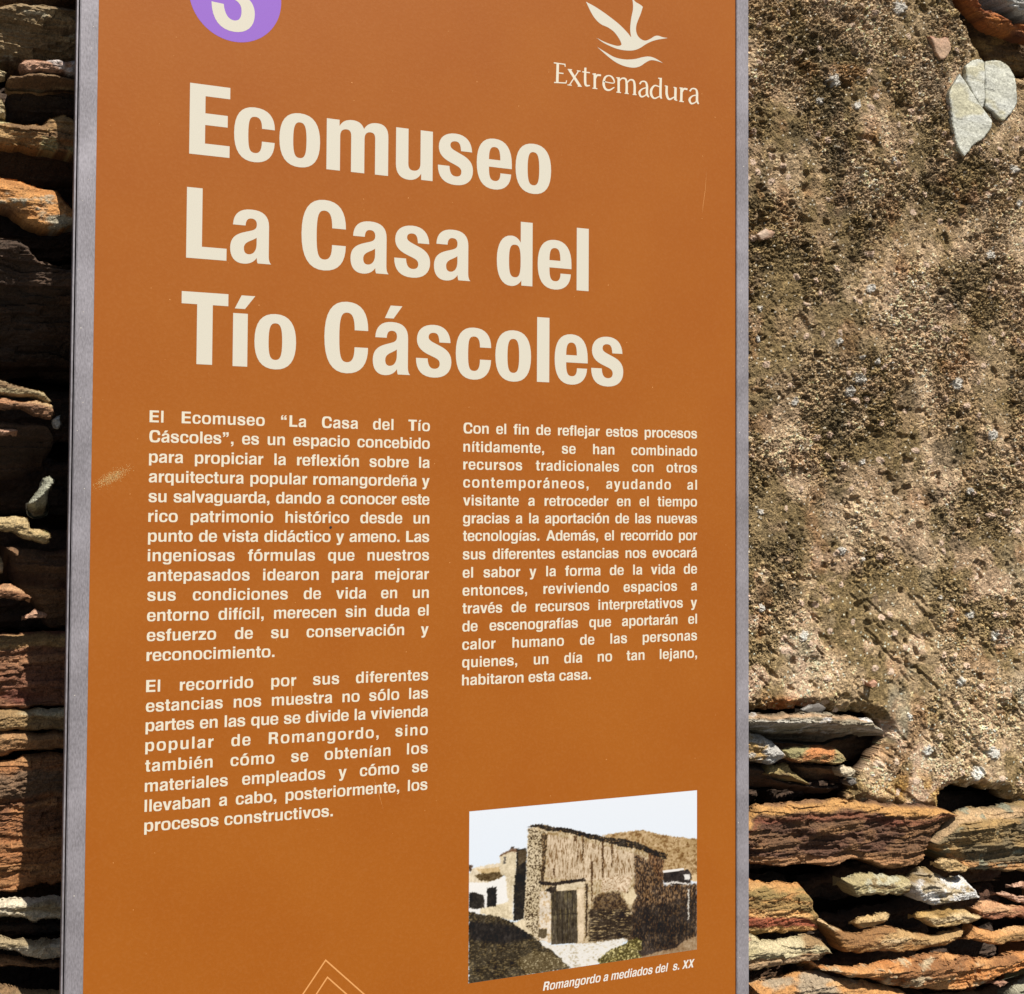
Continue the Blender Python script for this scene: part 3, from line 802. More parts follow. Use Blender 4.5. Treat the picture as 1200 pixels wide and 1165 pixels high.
# --- lettering: a heavy grotesque drawn as outlines (units: x-height 285, capitals 380)
G = {
 'E': (218, "M0,0 L218,0 218,63 84,63 84,163 206,163 206,226 84,226 84,318 218,318 218,380 0,380"),
 'L': (218, "M0,0 L218,0 218,65 84,65 84,380 0,380"),
 'T': (245, "M81,0 L163,0 163,316 245,316 245,380 0,380 0,316 81,316"),
 'ı': (75, "M0,0 L75,0 75,283 0,283"),
 'i': (75, "M0,0 L75,0 75,285 0,285|M0,320 L75,320 75,380 0,380"),
 'l': (75, "M0,0 L75,0 75,380 0,380"),
 'o': (220, "M0,142 C0,45 35,-7 110,-7 C185,-7 220,45 220,142 C220,240 185,292 110,292 C35,292 0,240 0,142|M74,142 C74,220 84,242 110,242 C136,242 146,220 146,142 C146,65 136,44 110,44 C84,44 74,65 74,142"),
 'c': (220, "M220,180 C220,250 185,292 110,292 C35,292 0,240 0,142 C0,45 35,-7 110,-7 C180,-7 218,35 220,110 L150,110 C150,62 138,43 114,43 C85,43 76,60 76,142 C76,225 85,241 114,241 C138,241 150,222 150,180"),
 'e': (220, "M220,124 L76,124 C76,65 84,43 113,43 C138,43 148,60 148,92 L216,92 C213,30 175,-7 110,-7 C35,-7 0,45 0,142 C0,240 35,292 110,292 C185,292 220,240 220,150|M76,168 L147,168 C147,222 138,243 112,243 C86,243 76,224 76,168"),
 'm': (338, "M0,0 L0,285 69,285 69,250 C83,278 106,292 140,292 C170,292 192,280 203,250 C217,278 241,292 276,292 C318,292 338,268 338,218 L338,0 265,0 265,200 C265,226 257,236 239,236 C218,236 206,222 206,196 L206,0 133,0 133,200 C133,226 125,236 107,236 C86,236 73,222 73,196 L73,0"),
 'n': (224, "M0,0 L0,285 70,285 70,248 C86,278 112,292 146,292 C196,292 224,262 224,205 L224,0 149,0 149,195 C149,222 138,234 117,234 C92,234 75,218 75,188 L75,0"),
 'h': (224, "M0,0 L0,380 75,380 75,250 C90,278 114,292 146,292 C196,292 224,262 224,205 L224,0 149,0 149,195 C149,222 138,234 117,234 C92,234 75,218 75,188 L75,0"),
 'u': (224, "M0,285 L75,285 75,88 C75,60 85,48 108,48 C132,48 149,62 149,92 L149,285 224,285 224,0 154,0 154,36 C138,8 113,-7 80,-7 C28,-7 0,22 0,78"),
 's': (214, "M208,194 C206,255 170,292 107,292 C42,292 5,258 5,206 C5,165 30,140 75,122 L110,108 C135,98 143,88 143,72 C143,53 130,43 110,43 C85,43 72,60 70,100 L0,100 C0,30 35,-7 108,-7 C175,-7 214,28 214,85 C214,130 190,155 145,174 L108,190 C85,200 75,208 75,222 C75,238 87,247 106,247 C128,247 138,235 140,194"),
 'a': (224, "M14,202 C16,262 50,292 112,292 C180,292 210,262 210,205 L210,50 C210,25 213,10 224,0 L150,0 C146,8 145,18 145,30 C128,5 105,-7 72,-7 C25,-7 0,25 0,75 C0,125 25,150 75,165 L115,177 C135,184 143,192 143,212 C143,233 132,243 113,243 C93,243 83,230 82,202|M143,140 C130,130 115,124 100,116 C82,106 74,95 74,78 C74,57 83,46 100,46 C125,46 143,68 143,105"),
 'd': (224, "M224,380 L224,0 154,0 154,30 C138,5 115,-7 90,-7 C30,-7 0,50 0,142 C0,235 32,292 90,292 C115,292 135,280 149,255 L149,380|M113,240 C140,240 149,222 149,142 C149,65 140,46 113,46 C86,46 76,65 76,142 C76,222 86,240 113,240"),
 'C': (240, "M240,232 C240,330 205,387 122,387 C38,387 0,320 0,190 C0,60 38,-8 122,-8 C205,-8 240,50 240,138 L165,138 C165,78 152,53 123,53 C92,53 81,80 81,190 C81,300 92,327 123,327 C152,327 165,300 165,232"),
 'r': (150, "M0,0 L0,285 70,285 70,238 C85,272 108,290 150,290 L150,214 C105,220 75,203 75,150 L75,0"),
 'j': (105, "M105,285 L105,-30 C105,-80 80,-100 35,-100 L0,-98 0,-42 C25,-44 30,-38 30,-22 L30,285|M30,320 L105,320 105,380 30,380"),
 'g': (224, "M224,285 L224,10 C224,-70 185,-105 108,-105 C45,-105 8,-80 5,-34 L80,-34 C84,-48 92,-54 110,-54 C140,-54 149,-38 149,-10 L149,30 C135,8 115,-3 90,-3 C32,-3 0,50 0,142 C0,238 35,292 92,292 C120,292 140,278 153,252 L153,285|M113,240 C140,240 149,222 149,145 C149,70 140,50 113,50 C86,50 76,70 76,145 C76,222 86,240 113,240"),
 'y': (256, "M0,285 L80,285 130,100 178,285 256,285 160,-20 C140,-85 115,-105 65,-105 L25,-103 25,-45 C70,-50 82,-38 90,-5"),
 'v': (256, "M0,285 L82,285 128,88 174,285 256,285 168,0 88,0"),
 'x': (258, "M0,0 L86,148 6,285 94,285 130,215 166,285 252,285 172,148 258,0 170,0 129,76 88,0"),
 'z': (228, "M0,0 L0,58 125,225 8,225 8,285 225,285 225,228 98,60 228,60 228,0"),
 't': (155, "M35,360 L110,360 110,285 155,285 155,232 110,232 110,85 C110,58 118,54 155,56 L155,0 C80,-10 35,-2 35,65 L35,232 0,232 0,285 35,285"),
 'f': (150, "M38,0 L38,232 0,232 0,285 38,285 38,305 C38,360 70,388 150,380 L150,325 C120,328 113,322 113,300 L113,285 150,285 150,232 113,232 113,0"),
 'R': (288, "M0,0 L0,380 180,380 C245,380 275,345 275,280 C275,232 255,200 215,188 C250,178 266,152 268,95 C269,45 272,25 288,12 L288,0 203,0 C192,20 192,50 190,90 C188,135 172,150 130,150 L82,150 82,0|M82,212 L150,212 C182,212 195,225 195,262 C195,300 180,314 148,314 L82,314"),
 'A': (357, "M0,0 L135,380 222,380 357,0 270,0 245,78 110,78 86,0|M132,142 L225,142 178,285"),
 'X': (335, "M0,0 L120,195 8,380 105,380 168,265 232,380 328,380 215,195 335,0 238,0 167,122 95,0"),
 '.': (78, "M0,0 L78,0 78,78 0,78"),
 ',': (78, "M0,0 L0,78 78,78 78,0 C78,-40 55,-70 5,-78 L5,-45 C28,-38 38,-25 40,0"),
 '3': (382, "M0,228 L107,222 C115,140 150,96 200,96 C245,96 264,130 264,185 C264,245 225,278 150,280 L150,355 C215,358 246,390 246,445 C246,500 225,530 185,530 C140,530 118,500 114,445 L12,445 C18,565 80,622 190,622 C295,622 360,565 360,465 C360,395 330,345 275,322 C345,300 382,245 382,172 C382,65 310,0 200,0 C80,0 5,75 0,228"),
}


def parse(s):
    out = []
    for sub in s.split('|'):
        tok = sub.replace('M', ' M ').replace('L', ' L ').replace('C', ' C ').split()
        pts = []; cmd = 'L'; buf = []
        for t in tok:
            if t in 'MLC': cmd = t; buf = []; continue
            q = np.array([float(k) for k in t.split(',')])
            if cmd in 'ML': pts.append(q)
            else:
                buf.append(q)
                if len(buf) == 3:
                    p0 = pts[-1]
                    for k in range(1, 9):
                        u = k / 8.0
                        pts.append((1 - u) ** 3 * p0 + 3 * u * (1 - u) ** 2 * buf[0] + 3 * u * u * (1 - u) * buf[1] + u ** 3 * buf[2])
                    buf = []
        pts = np.array(pts)
        if np.linalg.norm(pts[0] - pts[-1]) < 1e-3: pts = pts[:-1]
        out.append(pts)
    return out


ACC = np.array([(8., 308.), (60., 308.), (112., 380.), (42., 380.)])
TIL = parse("M48,316 C53,360 75,374 104,362 C130,350 146,346 152,372 L186,372 C180,330 160,313 128,325 C100,335 88,340 82,316")[0]


def glyph(ch):
    """(width, contours)"""
    if ch in G:
        w, s = G[ch]; return w, parse(s)
    if ch in 'áéóú':
        w, c = glyph({'á': 'a', 'é': 'e', 'ó': 'o', 'ú': 'u'}[ch])
        return w, c + [ACC + np.array([w / 2 - 50, 4])]
    if ch == 'í':
        w, c = glyph('ı'); return w, c + [ACC]
    if ch == 'ñ':
        w, c = glyph('n'); return w, c + [TIL]
    if ch == 'b':
        w, c = glyph('d'); return w, [np.array([w, 0]) + p * np.array([-1, 1]) for p in c]
    if ch == 'q':
        w, c = glyph('d'); return w, [np.array([0, 285]) + p * np.array([1, -1]) for p in c]
    if ch == 'p':
        w, c = glyph('d'); return w, [np.array([w, 285]) - p for p in c]
    if ch == '”':
        w, c = glyph(','); return 185, [c[0] + np.array([0, 302]), c[0] + np.array([107, 302])]
    if ch == '“':
        w, c = glyph('”'); return w, [np.array([w, 604 + 0]) - p + np.array([0, 0]) for p in c]
    raise KeyError(ch)


# widths of an ordinary bold grotesque: advance, left bearing, ink width (thousandths of the em)
AFM = {'a': (556, 29, 498), 'b': (611, 61, 517), 'c': (556, 34, 496), 'd': (611, 34, 517), 'e': (556, 23, 505), 'f': (333, 10, 308), 'g': (611, 40, 513), 'h': (611, 65, 481),
       'i': (278, 69, 140), 'j': (278, 3, 206), 'l': (278, 69, 140), 'm': (889, 64, 762), 'n': (611, 65, 481), 'o': (611, 34, 544), 'p': (611, 61, 517), 'q': (611, 34, 517),
       'r': (389, 64, 309), 's': (556, 30, 489), 't': (333, 10, 299), 'u': (611, 66, 479), 'v': (556, 13, 530), 'x': (556, 15, 526), 'y': (556, 10, 529), 'z': (500, 20, 460),
       'E': (667, 76, 545), 'L': (611, 76, 507), 'C': (722, 44, 640), 'T': (611, 14, 583), 'R': (722, 76, 601), 'A': (722, 20, 702), 'X': (667, 14, 640),
       '.': (278, 64, 150), ',': (278, 64, 150), '“': (500, 60, 350), '”': (500, 60, 350), ' ': (278, 0, 0)}
ALIAS = {'á': 'a', 'é': 'e', 'í': 'i', 'ó': 'o', 'ú': 'u', 'ñ': 'n'}
KU = 285.0 / 532.0
_cache = {}


def glyph_mesh(ch, wide):
    """filled outline as (verts, faces), stretched between its stems for the wide cut"""
    key = (ch, wide)
    if key in _cache: return _cache[key]
    w, cs = glyph(ch)
    if wide:
        tgt = AFM[ALIAS.get(ch, ch)][2] * KU
        out = []
        for p in cs:
            x = p[:, 0].copy()
            if ch in 'yvxzAXtfrjRT.,“”í' or w < 100:
                x = x * (tgt / w if ch != 'í' else 1.0)
            elif ch == 'm':
                ex = (tgt - w) / 2
                x = np.where(x < 73, x, np.where(x < 133, 73 + (x - 73) * (60 + ex) / 60, np.where(x < 206, x + ex, np.where(x < 265, 206 + ex + (x - 206) * (59 + ex) / 59, x + 2 * ex))))
            else:
                a, b_ = 74.0, w - 74.0
                k = (tgt - w + (b_ - a)) / (b_ - a)
                x = np.where(x < a, x, np.where(x < b_, a + (x - a) * k, x + tgt - w))
            out.append(np.stack([x, p[:, 1]], 1))
        cs = out; w = tgt
    cu = bpy.data.curves.new('outline', 'CURVE'); cu.dimensions = '2D'; cu.fill_mode = 'BOTH'
    for p in cs:
        sp = cu.splines.new('POLY'); sp.points.add(len(p) - 1)
        sp.points.foreach_set('co', np.concatenate([p / 100.0, np.zeros((len(p), 1)), np.ones((len(p), 1))], 1).ravel())
        sp.use_cyclic_u = True
    ob = bpy.data.objects.new('outline', cu)
    me = ob.to_mesh()
    V = np.array([tuple(v.co) for v in me.vertices]).reshape(-1, 3)[:, :2] * 100.0
    # the two fill sides coincide: keep one
    Fs = []; seen = set()
    rv = {}
    idx = []
    for i, q in enumerate(np.round(V, 2)):
        idx.append(rv.setdefault(tuple(q), i))
    for pl in me.polygons:
        t = tuple(idx[i] for i in pl.vertices)
        if len(set(t)) < 3: continue
        k = frozenset(t)
        if k in seen: continue
        seen.add(k)
        a, b_, c_ = (V[t[0]], V[t[1]], V[t[2]])
        ar = (b_[0] - a[0]) * (c_[1] - a[1]) - (b_[1] - a[1]) * (c_[0] - a[0])
        Fs.append(t if ar > 0 else t[::-1])
    ob.to_mesh_clear(); bpy.data.objects.remove(ob); bpy.data.curves.remove(cu)
    _cache[key] = (w, V, Fs)
    return _cache[key]


def add_ink(name, V2, faces, mat, lift=0.0, parent=None):
    V3 = np.stack([V2[:, 0], np.full(len(V2), YI - lift), V2[:, 1]], 1)
    return mesh_obj(name, V3, faces, mat, parent or board)


CAP = 380.0


def heading(text, lefts_rights, base0, base1, caph_px):
    b0 = UI(*base0); b1 = UI(*base1)
    sz = (UI(base0[0], base0[1] - caph_px)[1] - b0[1]) / CAP
    for ch, (l, r) in zip(text, lefts_rights):
        w, V, Fs = glyph_mesh(ch, False)
        by = base0[1] + (base1[1] - base0[1]) * (l - base0[0]) / (base1[0] - base0[0])
        X0 = UI(l, by - 25)[0]; X1 = UI(r, by - 25)[0]
        z0 = b0[1] + (b1[1] - b0[1]) * (X0 - b0[0]) / (b1[0] - b0[0])
        ww = 98 + 0 if False else w
        k = (X1 - X0) / ww
        V2 = np.stack([X0 + V[:, 0] * k, z0 + V[:, 1] * sz], 1)
        add_ink('letter', V2, Fs, CREAM)


heading('Ecomuseo', [(222, 269.3), (274.3, 322), (327.4, 375.1), (382.7, 455), (464, 507.1), (513.2, 554.3), (558.7, 599.8), (604.2, 645.8)], (221, 179.9), (506.7, 212.5), 83.2)
heading('LaCasadel', [(218.4, 265.7), (269.8, 318.1), (353.2, 405.2), (410.8, 455.7), (462, 504.1), (508.6, 551.4), (582.2, 624), (630.1, 669.7), (675.8, 689.8)], (218, 301.9), (689.3, 341.4), 83)
heading('TíoCáscoles', [(212.2, 267), (272.8, 290.0), (298.1, 346.9), (380, 431.3), (436.9, 480.8), (487.5, 529), (534.1, 575.5), (580.5, 622.3), (629.3, 643.7), (650, 688.7), (692.8, 730.4)], (229.7, 426.8), (643.3, 448.2), 84.5)

CAPB = UI(180, 480.7)[1] - UI(180, 494.8)[1]        # capital height of the body text
KB = CAPB / (718 * KU)                              # metres per outline unit


def body(text, p0, p1, track=0, k=KB, justify=True, mat=PALE, shear=0.0, squeeze=1.0, wscale=None):
    a = UI(*p0); c = UI(*p1)
    L = np.linalg.norm(c - a); dx = (c - a) / L; dn = np.array([-dx[1], dx[0]])
    adv = []
    for ch in text: adv.append((AFM[ALIAS.get(ch, ch)][0] + track) * KU)
    first = AFM[ALIAS.get(text[0], text[0])][1] * KU
    la = AFM[ALIAS.get(text[-1], text[-1])]
    nat = sum(adv) - first - (la[0] + track - la[1] - la[2]) * KU
    nsp = text.count(' ')
    want = L / k
    if justify and nsp:
        extra = (want - nat) / nsp
        fx = 1.0
        if extra < -50:                                   # too tight: narrow the letters a little
            fx = want / (nat - 50 * nsp); extra = -50
    else:
        fx = want / nat; extra = 0
    x = -first; VV = []; FF = []; n = 0
    for ch, ad in zip(text, adv):
        if ch == ' ': x += ad + extra; continue
        lsb = AFM[ALIAS.get(ch, ch)][1] * KU
        w, V, Fs = glyph_mesh(ch, True)
        q = V * np.array([1.0, 1.0])
        gx = (x + lsb + q[:, 0]) * fx + q[:, 1] * shear
        pt = a[None, :] + dx[None, :] * (gx * k)[:, None] + dn[None, :] * (q[:, 1] * k)[:, None]
        VV.append(pt); FF += [tuple(i + n for i in f_) for f_ in Fs]; n += len(V)
        x += ad
    return add_ink('text_line', np.concatenate(VV), FF, mat)


def lx(y): return 175.2 + (169.0 - 175.2) * (y - 494.0) / 480.0


def rx(y): return 503.8 + (500.8 - 503.8) * (y - 505.0) / 420.0


COL1 = [("El Ecomuseo “La Casa del Tío", 494.8, 505.4, 20), ("Cáscoles”, es un espacio concebido", 518.1, 526.1, 0), ("para propiciar la reflexión sobre la", 542.0, 548.5, 0),
        ("arquitectura popular romangordeña y", 565.2, 570.0, 0), ("su salvaguarda, dando a conocer este", 588.4, 591.6, -15), ("rico patrimonio histórico desde un", 611.6, 613.6, 0),
        ("punto de vista didáctico y ameno. Las", 634.8, 635.3, -10), ("ingeniosas fórmulas que nuestros", 657.7, 656.7, 10), ("antepasados idearon para mejorar", 681.0, 678.9, 10),
        ("sus condiciones de vida en un", 704.2, 700.6, 10), ("entorno difícil, merecen sin duda el", 728.1, 721.3, 0), ("esfuerzo de su conservación y", 751.4, 743.6, 10)]
for t, y0, y1, tr in COL1: body(t, (lx(y0), y0), (rx(y1), y1), tr)
body("reconocimiento.", (lx(774), 774.8), (321.6, 770.0), justify=False)
COL1B = [("El recorrido por sus diferentes", 811.2, 797.0, 20), ("estancias nos muestra no sólo las", 834.4, 818.2, 10), ("partes en las que se divide la vivienda", 857.2, 839.4, -10), ("popular de Romangordo, sino", 880.6, 861.0, 75),
         ("también cómo se obtenían los", 904.6, 882.6, 40), ("materiales empleados y cómo se", 928.2, 904.0, 10), ("llevaban a cabo, posteriormente, los", 951.6, 925.4, 0)]
for t, y0, y1, tr in COL1B: body(t, (lx(y0), y0), (rx(y1), y1), tr)
body("procesos constructivos.", (lx(974), 974.8), (390.0, 956.6), justify=False)
# second column
C2 = [("Con el fin de reflejar estos procesos", 507.8, 513.8, 0), ("nítidamente, se han combinado", 529.4, 534.6, 20), ("recursos tradicionales con otros", 550.2, 554.0, 30), ("contemporáneos, ayudando al", 571.2, 573.9, 85),
      ("visitante a retroceder en el tiempo", 592.4, 593.6, 10), ("gracias a la aportación de las nuevas", 613.4, 613.2, -5), ("tecnologías. Además, el recorrido por", 634.0, 633.0, -10), ("sus diferentes estancias nos evocará", 655.6, 653.2, -5),
      ("el sabor y la forma de la vida de", 677.2, 672.2, 10), ("entonces, reviviendo espacios a", 698.2, 691.8, 20), ("través de recursos interpretativos y", 719.2, 711.6, 0), ("de escenografías que aportarán el", 740.2, 730.8, 0),
      ("calor humano de las personas", 761.6, 750.2, 20), ("quienes, un día no tan lejano,", 782.4, 770.6, 10)]
for t, y0, y1, tr in C2:
    body(t, (543.2 - (y0 - 508) * .0062, y0), (816.8, y1), tr, k=KB * .985)
body("habitaron esta casa.", (541.4, 803.4), (692.4, 796.0), justify=False, k=KB * .985)
WHITE, _, _ = plain_mat('white_ink', (236, 230, 218), 0.45, 0, 0.4)
body("Romangordo a mediados del  s. XX", (636.2, 1161.2), (812.5, 1133.6), justify=False, k=KB * .80, mat=WHITE, shear=.21)

# --- lilac badge with a numeral
c0_ = UI(275.6, -8.5)
rr = (UI(329.6, -4)[0] - UI(221.2, -4)[0]) / 2
xc = (UI(329.6, -4)[0] + UI(221.2, -4)[0]) / 2
zc = UI(xc * 0 + 279, 49.6)[1] + rr
th = np.linspace(0, 2 * math.pi, 97)[:-1]
add_ink('badge', np.stack([xc + rr * np.cos(th), zc + rr * np.sin(th)], 1), [tuple(range(96))], LILAC)
w, V, Fs = glyph_mesh('3', False)
X0 = UI(247.7, 10)[0]; X1 = UI(298.7, 10)[0]; Z0 = UI(276, 37.6)[1]
k = (X1 - X0) / w
add_ink('numeral', np.stack([X0 + V[:, 0] * k, Z0 + V[:, 1] * k * 1.04], 1), Fs, CREAM, .00005)


# --- emblem: a bird over a wave, and the word under it
def zp(x, y): return UI(640 + x / 6.0, y / 6.0)


def smooth_path(segs):
    """segs: list of point lists; each is a smooth curve, corners between them"""
    out = []
    for s in segs:
        s = [np.array(p_, float) for p_ in s]
        if len(s) == 2: out.append(s[0]); continue
        e = [2 * s[0] - s[1]] + s + [2 * s[-1] - s[-2]]
        for i in range(1, len(e) - 2):
            for u in np.linspace(0, 1, 6)[:-1]:
                p0, p1, p2, p3 = e[i - 1:i + 3]
                out.append(.5 * ((2 * p1) + (-p0 + p2) * u + (2 * p0 - 5 * p1 + 4 * p2 - p3) * u * u + (-p0 + 3 * p1 - 3 * p2 + p3) * u ** 3))
    return out


def fill_poly(pts):
    from mathutils.geometry import tessellate_polygon
    t = tessellate_polygon([[Vector((p_[0], p_[1], 0)) for p_ in pts]])
    return [tuple(q) for q in t]


def face_up(V, Fs):
    o = []
    for t in Fs:
        a, b_, c_ = V[t[0]], V[t[1]], V[t[2]]
        o.append(t if (b_[0] - a[0]) * (c_[1] - a[1]) - (b_[1] - a[1]) * (c_[0] - a[0]) > 0 else tuple(t[::-1]))
    return o


bird = smooth_path([[(280, 12), (345, 48), (420, 98), (510, 168), (570, 228), (598, 264)],
                    [(598, 264), (591, 205), (598, 130), (610, 70), (610, 20), (600, -28)],
                    [(600, -28), (625, 10), (660, 32), (680, 48)],
                    [(680, 48), (664, 100), (638, 165), (632, 210), (642, 248), (668, 276), (700, 286), (735, 272), (765, 254), (790, 252), (820, 262), (856, 268)],
                    [(856, 268), (815, 274), (780, 280), (740, 292), (700, 312), (660, 338), (615, 354), (560, 355), (500, 344), (440, 320), (395, 296), (355, 266)],
                    [(355, 266), (400, 290), (450, 310), (500, 323), (526, 318), (528, 304), (512, 270), (478, 225), (436, 194), (385, 170), (345, 132), (315, 85), (280, 12)]])
V = np.array([zp(*p_) for p_ in bird]); add_ink('emblem_bird', V, face_up(V, fill_poly(V)), CREAM)
wave = smooth_path([[(358, 330), (420, 368), (480, 402), (550, 418), (620, 416), (680, 402), (725, 398), (770, 412), (822, 444)],
                    [(822, 444), (775, 428), (735, 424), (700, 440), (665, 464), (620, 476), (560, 468), (500, 444), (440, 402), (358, 330)]])
V = np.array([zp(*p_) for p_ in wave]); add_ink('emblem_wave', V, face_up(V, fill_poly(V)), CREAM)


def pen(strokes, name, mat):
    """calligraphic strokes [(points, widths)] joined into one word"""
    VV = []; FF = []; n = 0
    for si, (pts, ws) in enumerate(strokes):
        if len(pts) > 2: c = smooth_path([pts]) + [np.array(pts[-1], float)]
        else: c = [np.array(p_, float) for p_ in pts]
        m = len(c); ws_ = np.interp(np.linspace(0, 1, m), np.linspace(0, 1, len(ws)), ws)
        for i, q in enumerate(c):
            t = (c[min(i + 1, m - 1)] - c[max(i - 1, 0)]); t = t / (np.linalg.norm(t) + 1e-9)
            nn = np.array([-t[1], t[0]]) * ws_[i] / 2
            for s in (-1, 1):
                z2 = zp(*(q + nn * s)); VV.append((z2[0], YI - .000006 * si, z2[1]))
        for i in range(m - 1):
            FF.append((n + 2 * i, n + 2 * i + 1, n + 2 * i + 3, n + 2 * i + 2))
        n += 2 * m
    mesh_obj(name, VV, FF, mat, board)


TK = 17
pen([([(82, 446), (78, 582)], [18]), ([(54, 442), (134, 453)], [8]), ([(132, 450), (134, 470)], [7]), ([(84, 513), (122, 517)], [8]), ([(56, 580), (140, 584)], [8]), ([(139, 586), (144, 566)], [7])], 'emblem_letter', PALE)
pen([([(163, 490), (238, 606)], [18]), ([(228, 500), (164, 598)], [8]), ([(152, 488), (182, 491)], [7]), ([(216, 498), (242, 501)], [7]), ([(150, 597), (180, 600)], [7]), ([(222, 606), (250, 608)], [7])], 'emblem_letter', PALE)
pen([([(276, 476), (274, 560), (280, 600), (308, 602)], [15, 17, 15, 7]), ([(254, 505), (308, 512)], [8])], 'emblem_letter', PALE)
pen([([(342, 516), (342, 620)], [TK]), ([(326, 520), (344, 524)], [8]), ([(346, 556), (358, 530), (386, 530)], [7, 14, 13]), ([(326, 620), (360, 624)], [7])], 'emblem_letter', PALE)
pen([([(404, 574), (476, 584), (468, 548), (442, 532), (414, 546), (404, 588), (416, 624), (444, 634), (480, 614)], [7, 7, 12, 8, 14, 17, 15, 12, 7])], 'emblem_letter', PALE)
pen([([(510, 544), (510, 650)], [TK]), ([(494, 546), (512, 550)], [8]), ([(512, 572), (532, 552), (558, 556), (566, 590), (566, 656)], [8, 10, 13, 16, 17]), ([(568, 584), (590, 562), (614, 568), (622, 600), (622, 664)], [8, 10, 13, 16, 17]),
     ([(494, 648), (526, 652)], [7]), ([(552, 656), (580, 659)], [7]), ([(608, 664), (636, 667)], [7])], 'emblem_letter', PALE)
pen([([(658, 592), (672, 574), (698, 576), (709, 604), (709, 660), (722, 684)], [12, 9, 11, 16, 17, 9]), ([(709, 616), (676, 626), (656, 650), (668, 680), (696, 672), (709, 652)], [7, 9, 16, 12, 8, 7])], 'emblem_letter', PALE)
pen([([(800, 612), (764, 602), (740, 630), (740, 668), (762, 692), (800, 676)], [7, 10, 17, 17, 11, 7]), ([(806, 548), (804, 668), (812, 694)], [16, TK, 10]), ([(788, 550), (808, 553)], [8])], 'emblem_letter', PALE)
pen([([(848, 604), (848, 664), (866, 698), (906, 680)], [16, TK, 14, 7]), ([(910, 616), (908, 704)], [TK]), ([(834, 604), (850, 606)], [7]), ([(896, 614), (912, 617)], [7]), ([(908, 704), (922, 706)], [8])], 'emblem_letter', PALE)
pen([([(952, 616), (950, 714)], [TK]), ([(938, 618), (954, 622)], [8]), ([(955, 652), (968, 626), (994, 628)], [7, 14, 13]), ([(936, 712), (968, 716)], [7])], 'emblem_letter', PALE)
pen([([(1010, 642), (1026, 624), (1052, 628), (1061, 654), (1061, 708), (1072, 732)], [12, 9, 11, 16, 17, 9]), ([(1061, 668), (1028, 676), (1008, 700), (1020, 728), (1046, 722), (1061, 704)], [7, 9, 16, 12, 8, 7])], 'emblem_letter', PALE)


# --- thin double lozenge at the foot of the board
def band(pts, w, name, mat):
    P_ = [UI(*p_) for p_ in pts]; n = len(P_); V = []
    for i in range(n):
        a = P_[i] - P_[i - 1]; b_ = P_[(i + 1) % n] - P_[i]
        a /= np.linalg.norm(a); b_ /= np.linalg.norm(b_)
        na = np.array([-a[1], a[0]]); nb = np.array([-b_[1], b_[0]])
        m = (na + nb); m /= np.linalg.norm(m); s = w / 2 / max(.3, m.dot(na))
        V += [P_[i] - m * s, P_[i] + m * s]
    Fs = [(2 * i, 2 * i + 1, (2 * i + 3) % (2 * n), (2 * i + 2) % (2 * n)) for i in range(n)]
    add_ink(name, np.array(V), Fs, mat)


band([(381.6, 1125.3), (341, 1186), (389, 1252), (440, 1177)], .0011, 'lozenge_line', AMBER)
band([(383.7, 1145.3), (357, 1186), (389, 1230), (424, 1181)], .0011, 'lozenge_line', AMBER)


# --- marks of use on the board and rails
def speck(px, py, r, mat, parent=board, y=None, name='speck'):
    c = U(px, py, YI)
    s = r / 1300.0
    a0 = random.random() * 6
    pts = [(c[0] + s * math.cos(a0 + t * 1.05) * random.uniform(.6, 1.2), (YI if y is None else y), c[2] + s * math.sin(a0 + t * 1.05) * random.uniform(.6, 1.2)) for t in range(6)]
    mesh_obj(name, pts, [tuple(range(6))], mat, parent)


def speck_cloud(lst, mat, name, parent, y):
    VV = []; FF = []
    for (px, py, r) in lst:
        c = U(px, py, y); s = r / 1300.0; n = len(VV); a0 = random.random() * 6
        VV += [(c[0] + s * math.cos(a0 + t * 1.05) * random.uniform(.6, 1.2), y, c[2] + s * math.sin(a0 + t * 1.05) * random.uniform(.6, 1.2)) for t in range(6)]
        FF.append(tuple(range(n, n + 6)))
    o = mesh_obj(name, VV, FF, mat, parent)
    o['kind'] = 'stuff'


def scratch(pts, w, name='scratch'):
    a = [UI(*p_) for p_ in pts]; VV = []
    for i, q_ in enumerate(a):
        ww = w / 2 * (0.15 if i in (0, len(a) - 1) else 1)
        VV += [(q_[0] - ww, YI - .00001, q_[1]), (q_[0] + ww, YI - .00001, q_[1])]
    mesh_obj(name, VV, [(2 * i, 2 * i + 1, 2 * i + 3, 2 * i + 2) for i in range(len(a) - 1)], AMBER, board)


scratch([(828, 200), (826.5, 222), (824, 240), (823, 250)], .00028)
scratch([(341, 798), (342, 806), (342, 816)], .0005)
scratch([(436, 905), (444, 930), (449, 948)], .0003)
speck(387.5, 618.5, 1.7, BLACK, name='black_mark')
sc_ = [(118 + random.gauss(12, 9), 0, 0) for _ in range(70)]
lst = []
for _ in range(700):
    u = random.gauss(0, 1)
    lst.append((132 + u * 8 + random.gauss(0, 3.5), 559 - u * 4.5 + random.gauss(0, 2.8), random.uniform(.15, .34)))
speck_cloud(lst, SCUFF, 'scuff_mark', board, YI - .00001)
lst = [(random.uniform(120, 855), random.uniform(5, 1160), random.uniform(.25, .6)) for _ in range(110)]
speck_cloud(lst, AMBER, 'dust', board, YI + .00003)
lst = [(98 + (110 - 98) * 0 + random.uniform(-8, 8) - .0129 * (y_ - 582) - 1, y_, random.uniform(.25, .7)) for y_ in [random.uniform(2, 1160) for _ in range(18)]]
lst = [(px_, py_, r_) for px_, py_, r_ in lst if 88 < px_ + .0129 * (py_ - 582) < 107]
